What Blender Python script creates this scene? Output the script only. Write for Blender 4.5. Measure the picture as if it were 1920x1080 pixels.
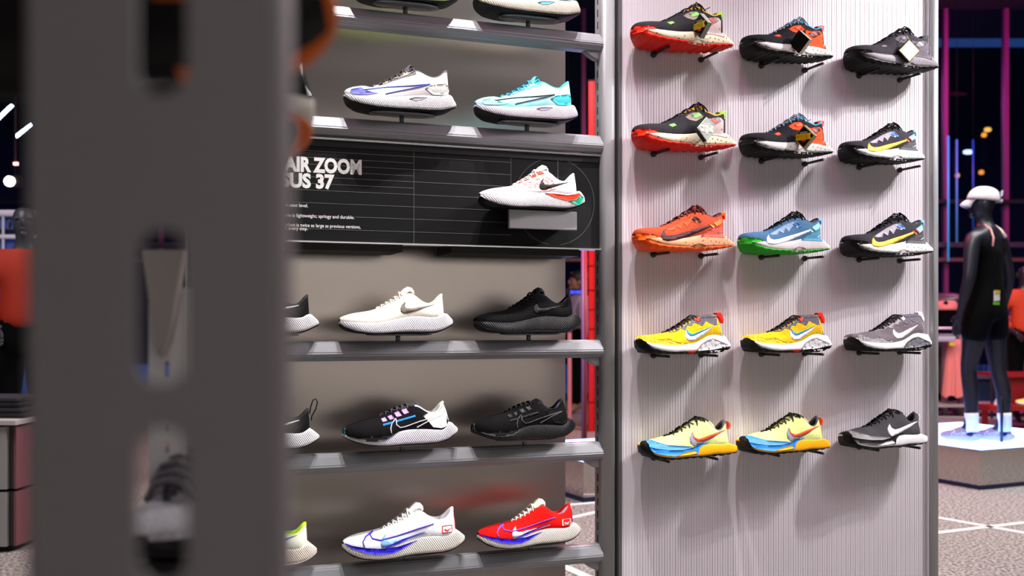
import bpy, bmesh, math, random
import numpy as np
from mathutils import Vector, Matrix
from mathutils.bvhtree import BVHTree
from mathutils.geometry import delaunay_2d_cdt

for o in list(bpy.data.objects):
    bpy.data.objects.remove(o)
scene = bpy.context.scene
C = scene.collection
random.seed(7)

# ------------------------------------------------------------------ camera
F, HX, HY, CAMZ = 1900.0, 960.0, 603.0, 1.13
cam_d = bpy.data.cameras.new('camera')
cam = bpy.data.objects.new('camera', cam_d); C.objects.link(cam)
cam.location = (0, 0, CAMZ)
cam.rotation_euler = (math.pi / 2, 0, 0)
cam_d.sensor_width = 36.0
cam_d.lens = F / 1920 * 36
cam_d.shift_y = (HY - 540) / 1920
cam_d.clip_start = 0.05
cam_d.dof.use_dof = True
cam_d.dof.focus_distance = 3.05
cam_d.dof.aperture_fstop = 3.2
scene.camera = cam

# ------------------------------------------------------------------ world, exposure
scene.view_settings.view_transform = 'Standard'
scene.view_settings.look = 'None'
scene.view_settings.gamma = 1
scene.view_settings.use_curve_mapping = False
scene.view_settings.exposure = 0.0
w = bpy.data.worlds.new('world'); scene.world = w; w.use_nodes = True
w.node_tree.nodes['Background'].inputs[0].default_value = (0.05, 0.12, 0.30, 1)
w.node_tree.nodes['Background'].inputs[1].default_value = 0.85

# ------------------------------------------------------------------ frame of the display wall
ANG = math.atan2(1900.0, 6100 - 960.0)
P0 = Vector((0.284, 3.0, 0))
RK = Matrix.Translation(P0) @ Matrix.Rotation(ANG, 4, 'Z')      # x along wall, y away from viewer, z up
RKI = RK.inverted()
CAM = Vector((0, 0, CAMZ))

def ray(px, py):
    return Vector(((px - HX) / F, 1.0, (HY - py) / F))
def at(px, py, Y):                      # pixel -> point at depth Y
    return CAM + ray(px, py) * Y
def rkp(px, py, y=0.0):                 # pixel -> display-wall coordinates on the plane y
    o = RKI @ CAM; d = RKI.to_3x3() @ ray(px, py)
    t = (y - o.y) / d.y
    return o + d * t

# ------------------------------------------------------------------ lights
def spot(name, loc, target, power, size_deg, blend, col, rad):
    l = bpy.data.lights.new(name, 'SPOT'); l.energy = power; l.spot_size = math.radians(size_deg)
    l.spot_blend = blend; l.color = col; l.shadow_soft_size = rad
    o = bpy.data.objects.new(name, l); C.objects.link(o)
    o.location = loc
    o.rotation_euler = (Vector(target) - Vector(loc)).to_track_quat('-Z', 'Y').to_euler()
    return o
def area(name, loc, target, power, sx, sy, col):
    l = bpy.data.lights.new(name, 'AREA'); l.energy = power; l.shape = 'RECTANGLE'; l.size = sx; l.size_y = sy; l.color = col
    o = bpy.data.objects.new(name, l); C.objects.link(o); o.location = loc
    o.rotation_euler = (Vector(target) - Vector(loc)).to_track_quat('-Z', 'Y').to_euler()
    return o
SPOTS = [  # position in display-wall coordinates, target, power, cone, lamp radius
    ((2.15, -1.05, 3.10), (0.92, 0.0, 0.95), 240, 64, 0.022),
    ((2.42, -1.20, 3.10), (0.85, 0.0, 0.90), 188, 56, 0.022),
    ((-0.10, -0.88, 4.60), (-0.30, -0.05, 1.10), 530, 33, 0.02),
    ((-0.66, -0.88, 4.60), (-0.50, -0.05, 1.10), 500, 33, 0.02),
]
for i, (p, t, pw, sz, rad) in enumerate(SPOTS):
    spot('track_spot_light', RK @ Vector(p), RK @ Vector(t), pw, sz, 0.6, (1.0, 0.965, 0.955), rad)
W1 = (1, 0.97, 0.96)
area('shop_fill_light', (1.6, -2.2, 5.2), (1.4, -1.6, 0), 40, 4, 3, W1)  # added fill, high behind the camera, softens the shadows
pl_ = area('panel_fill_light', RK @ Vector((1.55, -1.9, 3.5)), RK @ Vector((0.75, 0, 1.15)), 8, 1.2, .6, (1, .96, .98)); pl_.data.spread = math.radians(75)  # added soft fill that lifts the shadows on the panel
area('shop_fill_light', (5.5, -3.4, 4.2), (5.8, -6.0, 0.6), 620, 5, 1.5, W1)  # added to brighten the back wall mirrored in the brushed sheet
area('shop_fill_light', (3.8, 7.0, 4.8), (3.8, 7.3, 0), 430, 3, 3, W1)  # added interior fill over the right-hand floor
area('shop_fill_light', (-3.4, 3.3, 4.8), (-3.0, 5.2, 0.4), 170, 2, 2, W1)  # added fill for the cabinet side at left
area('shop_fill_light', (1.3, 5.0, 4.8), (1.3, 5.1, 0), 130, 1.2, 1.2, W1)  # added interior fill beyond the rack
area('red_fill_light', (1.0, 8.6, 4.4), (1.05, 9.6, 0.3), 130, 1.2, 1.2, (1, 0.05, 0.1))  # added red light to make the partition look lit
pk_ = area('pink_tint_light', RK @ Vector((-.9, -2.4, 4.3)), RK @ Vector((.15, 0, 1.95)), 1.3, .8, .8, (1, .18, .5)); pk_.data.spread = math.radians(40)  # added for the pink tint on the panel's upper left
area('magenta_shop_light', (5.6, 12.0, 4.8), (6.6, 14.5, 2.2), 160, 1.5, 1.0, (1, 0.12, 0.65))

# ------------------------------------------------------------------ materials
def lin(h):
    h = h.lstrip('#'); v = [int(h[i:i + 2], 16) / 255 for i in (0, 2, 4)]
    return tuple((c / 12.92 if c <= 0.04045 else ((c + 0.055) / 1.055) ** 2.4) for c in v) + (1,)
MATS = {}
def mat(hexc, rough=0.6, metal=0.0, tex=None, scale=200.0, bump=0.25, emit=0.0, var=0.0, trans=0.0, spec=0.4, hex2=None):
    key = (hexc, rough, metal, tex, scale, bump, emit, var, trans, spec, hex2)
    if key in MATS: return MATS[key]
    m = bpy.data.materials.new('material_' + hexc.lstrip('#')); m.use_nodes = True
    nt = m.node_tree; b = nt.nodes['Principled BSDF']
    b.inputs['Base Color'].default_value = lin(hexc)
    b.inputs['Roughness'].default_value = rough
    b.inputs['Metallic'].default_value = metal
    b.inputs['Specular IOR Level'].default_value = spec
    if trans: b.inputs['Transmission Weight'].default_value = trans
    if emit:
        b.inputs['Emission Color'].default_value = lin(hexc); b.inputs['Emission Strength'].default_value = emit
    if tex:
        tc = nt.nodes.new('ShaderNodeTexCoord')
        if tex == 'noise':
            t = nt.nodes.new('ShaderNodeTexNoise'); t.inputs['Scale'].default_value = scale; t.inputs['Detail'].default_value = 3
            out = t.outputs['Fac']
        elif tex == 'knit':
            t = nt.nodes.new('ShaderNodeTexVoronoi'); t.inputs['Scale'].default_value = scale; out = t.outputs['Distance']
        elif tex == 'ribs':
            mp = nt.nodes.new('ShaderNodeMapping'); mp.inputs['Rotation'].default_value = (0, math.radians(35), 0)
            t = nt.nodes.new('ShaderNodeTexWave'); t.inputs['Scale'].default_value = scale; t.bands_direction = 'X'
            nt.links.new(tc.outputs['Object'], mp.inputs[0]); nt.links.new(mp.outputs[0], t.inputs[0]); out = t.outputs['Fac']
        elif tex == 'speck':
            t = nt.nodes.new('ShaderNodeTexVoronoi'); t.inputs['Scale'].default_value = scale; out = t.outputs['Distance']
        if tex != 'ribs': nt.links.new(tc.outputs['Object'], t.inputs[0])
        if tex == 'speck':
            lt = nt.nodes.new('ShaderNodeMath'); lt.operation = 'LESS_THAN'; lt.inputs[1].default_value = 0.22
            nt.links.new(out, lt.inputs[0]); mx = nt.nodes.new('ShaderNodeMix'); mx.data_type = 'RGBA'
            mx.inputs[6].default_value = lin(hexc); mx.inputs[7].default_value = lin(hex2 or '#222222')
            nt.links.new(lt.outputs[0], mx.inputs[0]); nt.links.new(mx.outputs[2], b.inputs['Base Color'])
        else:
            bp = nt.nodes.new('ShaderNodeBump'); bp.inputs['Strength'].default_value = bump; bp.inputs['Distance'].default_value = 0.01
            nt.links.new(out, bp.inputs['Height']); nt.links.new(bp.outputs[0], b.inputs['Normal'])
            if var:
                mx = nt.nodes.new('ShaderNodeMix'); mx.data_type = 'RGBA'
                c = lin(hexc)
                mx.inputs[6].default_value = lin(hex2) if hex2 else tuple(x * (1 - var) for x in c[:3]) + (1,)
                mx.inputs[7].default_value = c
                cr = nt.nodes.new('ShaderNodeMapRange'); cr.inputs[1].default_value = 0.3; cr.inputs[2].default_value = 0.7
                nt.links.new(out, cr.inputs[0]); nt.links.new(cr.outputs[0], mx.inputs[0])
                nt.links.new(mx.outputs[2], b.inputs['Base Color'])
    MATS[key] = m
    return m
def K(h, var=0.35): return mat(h, 0.8, tex='knit', scale=110, bump=0.12, var=var, spec=.08)          # knit upper
def Rb(h): return mat(h, 0.5, tex='ribs', scale=22, bump=0.35)                               # ribbed foam
def Pl(h, r=0.5): return mat(h, r, spec=.22)
M_metal = mat('#8e8e90', 0.42, 0.3, tex='noise', scale=900, bump=0.12)
M_dark_metal = mat('#47464a', 0.5, 0.3, tex='noise', scale=900, bump=0.15)
M_black = mat('#0b0b0c', 0.6)

# ------------------------------------------------------------------ object helpers
def mesh_obj(name, me, m=None, parent=None, smooth=True):
    o = bpy.data.objects.new(name, me); C.objects.link(o)
    if smooth is not None:
        for p in me.polygons: p.use_smooth = smooth
    if m is not None:
        if len(me.materials) == 0: me.materials.append(m)
        else:
            o.material_slots[0].link = 'OBJECT'; o.material_slots[0].material = m
    if parent is not None: o.parent = parent
    return o
def inst(name, me, m, parent):                    # part sharing mesh data, material on the object
    o = bpy.data.objects.new(name, me); C.objects.link(o)
    if len(me.materials) == 0: me.materials.append(None)
    o.material_slots[0].link = 'OBJECT'; o.material_slots[0].material = m
    o.parent = parent
    return o
def tag(o, label, cat, group=None, kind=None):
    if label: o['label'] = label
    if cat: o['category'] = cat
    if group: o['group'] = group
    if kind: o['kind'] = kind
    return o
def thing(name, label, cat, mtx=None, group=None, kind=None):
    o = bpy.data.objects.new(name, None); C.objects.link(o); o.empty_display_size = 0.05
    if mtx is not None: o.matrix_world = mtx
    return tag(o, label, cat, group, kind)
def fromdata(name, v, f):
    me = bpy.data.meshes.new(name); me.from_pydata([tuple(p) for p in v], [], f); me.update()
    for p in me.polygons: p.use_smooth = True
    return me
def bm_mesh(name, bm, smooth=False):
    bmesh.ops.recalc_face_normals(bm, faces=bm.faces)
    me = bpy.data.meshes.new(name); bm.to_mesh(me); bm.free()
    for p in me.polygons: p.use_smooth = smooth
    return me
def add_box(bm, x0, x1, y0, y1, z0, z1, bevel=0.0):
    r = bmesh.ops.create_cube(bm, size=1)
    for v in r['verts']:
        v.co = ((x0 + x1) / 2 + v.co.x * (x1 - x0), (y0 + y1) / 2 + v.co.y * (y1 - y0), (z0 + z1) / 2 + v.co.z * (z1 - z0))
    if bevel:
        es = list({e for v in r['verts'] for e in v.link_edges})
        bmesh.ops.bevel(bm, geom=es, offset=bevel, segments=3, affect='EDGES', profile=0.5)
def box(name, b, m, parent=None, bevel=0.0, smooth=False):
    bm = bmesh.new(); add_box(bm, *b, bevel=bevel)
    return mesh_obj(name, bm_mesh(name, bm), m, parent, smooth)
def add_tube(bm, pts, r, seg=10, cap=True, rads=None):
    pts = [Vector(p) for p in pts]; rings = []
    up = Vector((0, 0, 1)); prevx = None
    for i, p in enumerate(pts):
        d = (pts[min(i + 1, len(pts) - 1)] - pts[max(i - 1, 0)])
        if d.length < 1e-9: d = Vector((1, 0, 0))
        d.normalize()
        if prevx is None:
            x = d.cross(up)
            if x.length < 1e-3: x = d.cross(Vector((0, 1, 0)))
        else: x = prevx - d * prevx.dot(d)
        if x.length < 1e-6: x = d.orthogonal()
        x.normalize(); y = d.cross(x); prevx = x
        rr = rads[i] if rads else r
        rings.append([bm.verts.new(p + (x * math.cos(2 * math.pi * k / seg) + y * math.sin(2 * math.pi * k / seg)) * rr) for k in range(seg)])
    for a, b in zip(rings, rings[1:]):
        for k in range(seg): bm.faces.new((a[k], a[(k + 1) % seg], b[(k + 1) % seg], b[k]))
    if cap: bm.faces.new(rings[0][::-1]); bm.faces.new(rings[-1])
def tube(name, pts, r, m, parent=None, seg=12, rads=None):
    bm = bmesh.new(); add_tube(bm, pts, r, seg, rads=rads)
    return mesh_obj(name, bm_mesh(name, bm, True), m, parent, None)
def add_prism(bm, poly, y0, y1):                 # polygon in xz, extruded along y
    a = [bm.verts.new((p[0], y0, p[1])) for p in poly]; b = [bm.verts.new((p[0], y1, p[1])) for p in poly]
    n = len(poly)
    bm.faces.new(a); bm.faces.new(b[::-1])
    for i in range(n): bm.faces.new((a[i], b[i], b[(i + 1) % n], a[(i + 1) % n]))
def prism(name, poly, y0, y1, m, parent=None, bevel=0.0, smooth=False):
    bm = bmesh.new(); add_prism(bm, poly, y0, y1)
    if bevel: bmesh.ops.bevel(bm, geom=list(bm.edges), offset=bevel, segments=2, affect='EDGES')
    return mesh_obj(name, bm_mesh(name, bm), m, parent, smooth)
def struct(o): o['kind'] = 'structure'; return o
def text_mesh(name, s, size, bold=0.0, xs=1.0, ext=0.0004, spacing=1.0):
    cu = bpy.data.curves.new(name, 'FONT'); cu.body = s; cu.size = size; cu.offset = bold; cu.extrude = ext; cu.space_character = spacing
    cu.resolution_u = 3
    o = bpy.data.objects.new(name, cu); C.objects.link(o); bpy.context.view_layer.update()
    me = bpy.data.meshes.new_from_object(o.evaluated_get(bpy.context.evaluated_depsgraph_get()))
    bpy.data.objects.remove(o); bpy.data.curves.remove(cu)
    me.transform(Matrix.Scale(xs, 4, (1, 0, 0))); me.transform(Matrix.Rotation(math.pi / 2, 4, 'X'))   # into xz plane facing -y
    me.materials.clear()
    return me
def curve_plate(name, loops, ext):                # 2D outlines with holes -> plate in xz plane, thickness 2*ext
    cu = bpy.data.curves.new(name, 'CURVE'); cu.dimensions = '2D'; cu.fill_mode = 'BOTH'; cu.extrude = ext
    for lp in loops:
        s = cu.splines.new('POLY'); s.points.add(len(lp) - 1); s.use_cyclic_u = True
        for p, q in zip(s.points, lp): p.co = (q[0], q[1], 0, 1)
    o = bpy.data.objects.new(name, cu); C.objects.link(o); bpy.context.view_layer.update()
    me = bpy.data.meshes.new_from_object(o.evaluated_get(bpy.context.evaluated_depsgraph_get()))
    bpy.data.objects.remove(o); bpy.data.curves.remove(cu)
    me.transform(Matrix.Rotation(math.pi / 2, 4, 'X'))
    return me
def slot_loop(cx, z0, z1, hw, n=8):
    pts = []
    for k in range(n + 1): a = math.pi * k / n; pts.append((cx + hw * math.cos(a), z1 - hw + hw * math.sin(a)))
    for k in range(n + 1): a = math.pi + math.pi * k / n; pts.append((cx + hw * math.cos(a), z0 + hw + hw * math.sin(a)))
    return pts
# ------------------------------------------------------------------ shoes
def W(x):                                         # half width of the sole in plan, shoe length = 1
    x = min(max(x, 0.0), 1.0)
    b = float(np.interp(x, [0, .1, .2, .3, .42, .55, .7, .85, 1], [.168, .17, .18, .182, .168, .144, .134, .132, .126]))
    if x < .17: b *= math.sqrt(max(0.0, 1 - (1 - x / .17) ** 2))
    if x > .88: b *= math.sqrt(max(0.0, 1 - ((x - .88) / .12) ** 2))
    return max(b, .006)
ROWZ = []
for a_, b_ in zip([103, 290, 479, 667, 860], [151, 319, 488, 660, 832]):
    ROWZ.append((rkp(1225, a_).z + rkp(1685, b_).z) / 2)
BARZ = [(rkp(1110, b_).z + rkp(700, a_).z) / 2 for a_, b_ in zip([21, 229, 640, 845, 1052], [64, 252, 637, 830, 1021])]
YW, YR = -0.062, -0.016
class Pose:
    def __init__(s, toe, heel, yc, z0, tilt=0.0, L=None):
        a = rkp(toe, 600, yc).x; b = rkp(heel, 600, yc).x
        s.L = (b - a) if L is None else L
        if L is not None: a = b - L
        s.a, s.yc, s.z0 = a, yc, z0
        s.M = RK @ Matrix.Translation((a, yc, z0)) @ Matrix.Rotation(math.radians(tilt), 4, 'Y') @ Matrix.Scale(s.L, 4)
        s.MI = s.M.inverted()
def wall_pose(toe, heel, row, tilt=0.0): return Pose(toe, heel, YW, ROWZ[row] + 0.006, tilt)
PLATE = 0.020
def rack_pose(toe, heel, bar, tilt=0.0, L=None): return Pose(toe, heel, YR, BARZ[bar] + PLATE, tilt, L)

def sm(a, n=5):
    k = np.ones(n) / n
    p = np.concatenate([np.full(n // 2, a[0]), a, np.full(n // 2, a[-1])])
    r = np.convolve(p, k, 'valid'); r[0] = a[0]; r[-1] = a[-1]
    return r
class Family:
    def __init__(s, name, zoom, pose, R, th, E, B, tail, O, G, lug=0.0, nlace=6, tongue_w=1.0, lace_r=.0062, bow=False):
        s.name, s.zoom, s.pose = name, zoom, pose
        cv = lambda pts, k: np.array([s.un(p, (k[min(max(i - len(pts) + len(k), 0), len(k) - 1)] if isinstance(k, tuple) else k)) for i, p in enumerate(pts)])
        R = cv(R, 0.0); E = cv(E, (.45, .4, .25)); Bu = cv(B, (.97, .9, .6)); B = cv(B, .97); S = np.vstack([B, cv(tail, .95)]); O = cv(O, (1.0, 1.0, .9)); G = cv(G, .9)
        dz = G[:, 1].min()
        for c in (R, E, B, Bu, S, O, G): c[:, 1] -= dz
        s.dz = dz
        for c in (S, O, G):
            c[0, 0] = min(c[0, 0], 0.0); c[-1, 0] = max(c[-1, 0], 1.0)
        N = 96
        xs = np.array([.5 - .5 * math.cos(math.pi * k / N) for k in range(N + 1)])
        ev = lambda c: sm(np.interp(xs, *zip(*sorted((p[0], p[1]) for p in c))), 5)
        zS, zO, zG = ev(S), ev(O), ev(G)
        zS = np.maximum(zS, zG + .012); zO = np.clip(zO, zG + .006, zS - .003)
        s.xs, s.zS, s.zO, s.zG = xs, zS, zO, zG
        zGl = zG.copy()
        if lug:
            for k, x in enumerate(xs): zGl[k] += (lug if int(x * 26) % 2 else 0.0)
        # outsole, midsole
        def loft(rows, cap=True):
            v, f = [], []; n = len(rows[0])
            for r in rows: v += r
            for k in range(len(rows) - 1):
                for j in range(n):
                    f.append((k * n + j, k * n + (j + 1) % n, (k + 1) * n + (j + 1) % n, (k + 1) * n + j))
            if cap: f.append(tuple(range(n))[::-1]); f.append(tuple((len(rows) - 1) * n + j for j in range(n)))
            return v, f
        ro, rm = [], []
        for k, x in enumerate(xs):
            h = W(x); g, o, t = zGl[k], zO[k], zS[k]
            side = [(.80, g), (.93, g + .2 * (o - g)), (.985, g + .6 * (o - g)), (1.0, o)]
            ro.append([(x, -h * a, z) for a, z in side] + [(x, h * a, z) for a, z in side[::-1]])
            side = [((1.0 + .05 * math.sin(math.pi * q) - .05 * q), o + (t - o) * q) for q in (0, .15, .3, .5, .7, .85, .96)] + [(.88, t)]
            rm.append([(x, -h * a, z) for a, z in side] + [(x, h * a, z) for a, z in side[::-1]])
        s.parts = {}
        s.vf = []
        def put(nm, v, f):
            me = fromdata(name + '_' + nm, v, f); s.parts[nm] = me
            s.vf.append((v, f)); return me
        put('outsole', *loft(ro)); put('midsole', *loft(rm))
        # upper
        xth = E[0, 0]
        T = [p for p in R if p[0] < xth - .005] + [p for p in E]
        T = np.array(T); xe = T[-1, 0]
        NI = 84
        u = np.array([.5 - .5 * math.cos(math.pi * k / NI) for k in range(NI + 1)])
        xb0, xb1 = max(B[0, 0], .004), min(Bu[-1, 0], .955); xt0, xt1 = max(T[0, 0], .006), T[-1, 0]
        bx = xb0 + (xb1 - xb0) * u; tx = xt0 + (xt1 - xt0) * u
        bz = np.interp(bx, *zip(*sorted((p[0], p[1]) for p in S))) - .004
        tz = sm(np.interp(tx, T[:, 0], T[:, 1]), 5)
        ut = (xth - xt0) / (xt1 - xt0)
        close = lambda q: math.sqrt(max(0.0, 1 - max(0.0, (q - .9) / .1) ** 2))
        wt = np.array([0 if q < ut else min(1, (q - ut) / .16) ** .7 * float(np.interp(q, [ut, ut + .2, .72, .86, 1], [.03, .055, .08, .072, .06])) * close(q) for q in u])
        wu = np.array([.955 * W(x) * (close(q) if q > .9 else 1) for x, q in zip(bx, u)])
        NV = 14
        def half(sg):
            v = []
            for k in range(NI + 1):
                kk = min(1, max(0, (u[k] - ut + .05) / .22)); kk = kk * kk * (3 - 2 * kk)
                for j in range(NV + 1):
                    q = j / NV; th_ = q * math.pi / 2
                    y1, h1 = wu[k] * max(0, math.cos(th_)) ** .75, math.sin(th_) ** 1.0
                    y2, h2 = wt[k] + (wu[k] - wt[k]) * (1 - q ** 1.5) + .012 * math.sin(math.pi * q) * close(u[k]), q
                    if wt[k] == 0: y2 = y1
                    y = y1 + (y2 - y1) * kk; hh = h1 + (h2 - h1) * kk
                    if q == 1: y = wt[k]
                    v.append((bx[k] + (tx[k] - bx[k]) * hh, sg * y, bz[k] + (tz[k] - bz[k]) * hh))
            return v
        v = half(-1) + half(1); f = []; n1 = NV + 1; off = n1 * (NI + 1)
        for k in range(NI):
            for j in range(NV):
                a = k * n1 + j; f.append((a, a + n1, a + n1 + 1, a + 1)); a += off; f.append((a, a + 1, a + n1 + 1, a + n1))
        put('upper', v, f)
        ev_e = lambda q: (float(np.interp(q, u, tx)), float(np.interp(q, u, wt)), float(np.interp(q, u, tz)))
        # tongue
        tip = R[-1]; xs_t = [p[0] for p in R if p[0] >= xth - .03] ; rr = np.array([p for p in R if p[0] >= xth - .03])
        apex = rr[rr[:, 1].argmax()]
        d = np.concatenate([[0], np.cumsum(np.hypot(np.diff(rr[:, 0]), np.diff(rr[:, 1])))]); NT = 26
        tv, tf = [], []; NJ = 9
        for k in range(NT + 1):
            q = d[-1] * k / NT; x = float(np.interp(q, d, rr[:, 0])); z = float(np.interp(q, d, rr[:, 1]))
            q0, q1 = max(q - .01, 0), min(q + .01, d[-1])
            dx = np.interp(q1, d, rr[:, 0]) - np.interp(q0, d, rr[:, 0]); dzz = np.interp(q1, d, rr[:, 1]) - np.interp(q0, d, rr[:, 1])
            ln = math.hypot(dx, dzz) or 1; nx, nz = -dzz / ln, dx / ln
            hw = float(np.interp(k / NT, [0, .3, .7, .9, 1], [.03, .055, .072, .07, .055])) * tongue_w
            dn = .010
            for t_ in (0, 1):
                for j in range(NJ):
                    e = -1 + 2 * j / (NJ - 1)
                    drop = dn + .035 * e * e + t_ * (.016 if k > 0 else .012) * (1 - .6 * e * e)
                    tv.append((x - nx * drop, e * hw * (1 if t_ == 0 else .94), z - nz * drop))
        m_ = 2 * NJ
        ring = list(range(NJ)) + list(range(m_ - 1, NJ - 1, -1))
        for k in range(NT):
            for a, b in zip(ring, ring[1:] + ring[:1]):
                tf.append((k * m_ + a, k * m_ + b, (k + 1) * m_ + b, (k + 1) * m_ + a))
        tf.append(tuple(ring)[::-1]); tf.append(tuple(NT * m_ + a for a in ring))
        put('tongue', tv, tf)
        # collar rim and lining
        uc = float(np.interp(apex[0] - .02, tx, u)); n = 26
        qs = [uc + (1 - uc) * k / n for k in range(n + 1)]
        lp = [(ev_e(q), -1) for q in qs] + [(ev_e(q), 1) for q in qs[-2::-1]]
        def loop(shr, dz_, flat=None):
            r = []
            for (x, y, z), sg in lp:
                yy = max(0.0, y - shr); xx = x - shr * max(0, (x - (xt1 - .06)) / .06)
                r.append((xx, sg * yy, (z + dz_) if flat is None else flat))
            return r
        zmin = min(p[0][2] for p in lp)
        L0, L1, L2, L3, L4 = loop(-.004, -.022), loop(-.003, .002), loop(.010, .007), loop(.018, -.02), loop(.02, 0, zmin - .07)
        def strip(loops, fill=False):
            v = []; f = []; n_ = len(loops[0])
            for l in loops: v += l
            for k in range(len(loops) - 1):
                for j in range(n_ - 1): f.append((k * n_ + j, k * n_ + j + 1, (k + 1) * n_ + j + 1, (k + 1) * n_ + j))
            if fill: f.append(tuple((len(loops) - 1) * n_ + j for j in range(n_)))
            return v, f
        put('collar', *strip([L0, L1, L2, L3])); put('lining', *strip([L3, L4], True))
        # laces
        bm = bmesh.new()
        rx = lambda x: float(np.interp(x, [p[0] for p in rr], [p[1] for p in rr]))
        xa, xz_ = xth + .02, apex[0] - (.035 if bow else .085)
        for j in range(nlace):
            x0 = xa + (xz_ - xa) * j / (nlace - 1); x1 = x0 + (xz_ - xa) / (nlace - 1) * .55
            for sg in (-1, 1):
                q = float(np.interp(x0, tx, u)); ex = ev_e(q); q2 = float(np.interp(x1, tx, u)); e2 = ev_e(q2)
                a = Vector((ex[0], sg * (ex[1] + .012), ex[2] - .012)); b = Vector((e2[0], -sg * (e2[1] + .006), e2[2] + .004))
                c = Vector(((x0 + x1) / 2, 0, max(rx((x0 + x1) / 2), (ex[2] + e2[2]) / 2) + .004))
                a2 = Vector((ex[0] + .004, sg * ex[1], ex[2] + .006))
                pts = [a, a2] + [((1 - t) ** 2) * a2 + 2 * t * (1 - t) * (c * 2 - (a2 + b) / 2) * 1 + t * t * b for t in (.25, .5, .75, 1)]
                add_tube(bm, pts, lace_r, 7)
        kx = xz_ - .01; kz = rx(kx) + .008
        for sg in ((-1, 1) if bow else ()):
            add_tube(bm, [(kx, 0, kz), (kx - .02, sg * .04, kz + .008), (kx - .01, sg * .085, kz - .02), (kx + .025, sg * .075, kz - .035), (kx + .02, sg * .03, kz - .004), (kx, 0, kz)], lace_r * .9, 7)
            add_tube(bm, [(kx, 0, kz), (kx - .035, sg * .03, kz - .004), (kx - .06, sg * .07, kz - .035), (kx - .065, sg * .085, kz - .07)], lace_r * .9, 7)
        s.parts['laces'] = bm_mesh(name + '_laces', bm, True)
        vv, ff = [], []
        for v_, f_ in s.vf:
            o_ = len(vv); vv += [Vector(p) for p in v_]; ff += [tuple(i + o_ for i in g) for g in f_]
        s.bvh = BVHTree.FromPolygons(vv, ff)
    def un(s, p, k):
        px = s.zoom[0] + p[0] / s.zoom[2]; py = s.zoom[1] + p[1] / s.zoom[2]; ps = s.pose
        x = .5
        for _ in range(6):
            r = rkp(px, py, ps.yc - k * W(x) * ps.L); x = (r.x - ps.a) / ps.L
        return x, (r.z - ps.z0) / ps.L
    def hit(s, px, py, pose, off):
        o = pose.MI @ CAM; d = (pose.MI.to_3x3() @ ray(px, py)).normalized()
        h = s.bvh.ray_cast(o, d)
        if h[0] is None:
            t = (-.05 - o.y) / d.y; q = o + d * t
            nn = s.bvh.find_nearest(q); loc, nr = nn[0], nn[1]
        else: loc, nr = h[0], h[1]
        if nr.dot(d) > 0: nr = -nr
        return loc + nr * off
    def patch(s, nm, poly, zoom=None, pose=None, off=.0035, step=.022):
        zoom = zoom or s.zoom; pose = pose or s.pose
        Lpx = pose.L * 640 * zoom[2]; st = step * Lpx
        pts = []
        for a, b in zip(poly, poly[1:] + poly[:1]):
            n = max(1, int(math.hypot(b[0] - a[0], b[1] - a[1]) / st))
            pts += [(a[0] + (b[0] - a[0]) * k / n, a[1] + (b[1] - a[1]) * k / n) for k in range(n)]
        nb = len(pts)
        x0, x1 = min(p[0] for p in pts), max(p[0] for p in pts); y0, y1 = min(p[1] for p in pts), max(p[1] for p in pts)
        def inside(x, y):
            c = False
            for (ax, ay), (bx, by) in zip(poly, poly[1:] + poly[:1]):
                if (ay > y) != (by > y) and x < (bx - ax) * (y - ay) / (by - ay) + ax: c = not c
            return c
        y = y0 + st / 2
        while y < y1:
            x = x0 + st / 2
            while x < x1:
                if inside(x, y) and min(math.hypot(x - p[0], y - p[1]) for p in pts[:nb]) > st * .45: pts.append((x, y))
                x += st
            y += st
        res = delaunay_2d_cdt([Vector(p) for p in pts], [(k, (k + 1) % nb) for k in range(nb)], [], 1, 1e-5)
        vs = [s.hit(zoom[0] + p.x / zoom[2], zoom[1] + p.y / zoom[2], pose, off) for p in res[0]]
        tris = [tuple(f) for f in res[2]]
        # a shallow skirt gives the overlay an edge of its own
        cnt = {}
        for t in tris:
            for a, b in zip(t, t[1:] + t[:1]): cnt[(min(a, b), max(a, b))] = cnt.get((min(a, b), max(a, b)), 0) + 1
        n0 = len(vs); low = {}
        for (a, b), c in cnt.items():
            if c == 1:
                for q in (a, b):
                    if q not in low:
                        low[q] = len(vs); vs.append(s.hit(zoom[0] + res[0][q].x / zoom[2], zoom[1] + res[0][q].y / zoom[2], pose, -.006))
                tris.append((a, b, low[b], low[a]))
        return fromdata(s.name + '_' + nm, vs, tris)
    def stroke(s, nm, pl, wid, **kw):
        l, r = [], []
        for i, p in enumerate(pl):
            a = pl[max(i - 1, 0)]; b = pl[min(i + 1, len(pl) - 1)]; d = math.hypot(b[0] - a[0], b[1] - a[1]) or 1
            nx, ny = -(b[1] - a[1]) / d * wid / 2, (b[0] - a[0]) / d * wid / 2
            l.append((p[0] + nx, p[1] + ny)); r.append((p[0] - nx, p[1] - ny))
        return s.patch(nm, l + r[::-1], **kw)
    def tab(s, nm, poly, hw=.022, zoom=None, pose=None):   # solid loop or tab standing in the middle plane
        zoom = zoom or s.zoom; pose = pose or s.pose
        pts = []
        for p in poly:
            r = rkp(zoom[0] + p[0] / zoom[2], zoom[1] + p[1] / zoom[2], pose.yc)
            pts.append(((r.x - pose.a) / pose.L, (r.z - pose.z0) / pose.L - s.dz))
        bm = bmesh.new(); add_prism(bm, pts, -hw, hw)
        bmesh.ops.bevel(bm, geom=list(bm.edges), offset=.004, segments=1, affect='EDGES')
        return bm_mesh(s.name + '_' + nm, bm)

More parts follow.
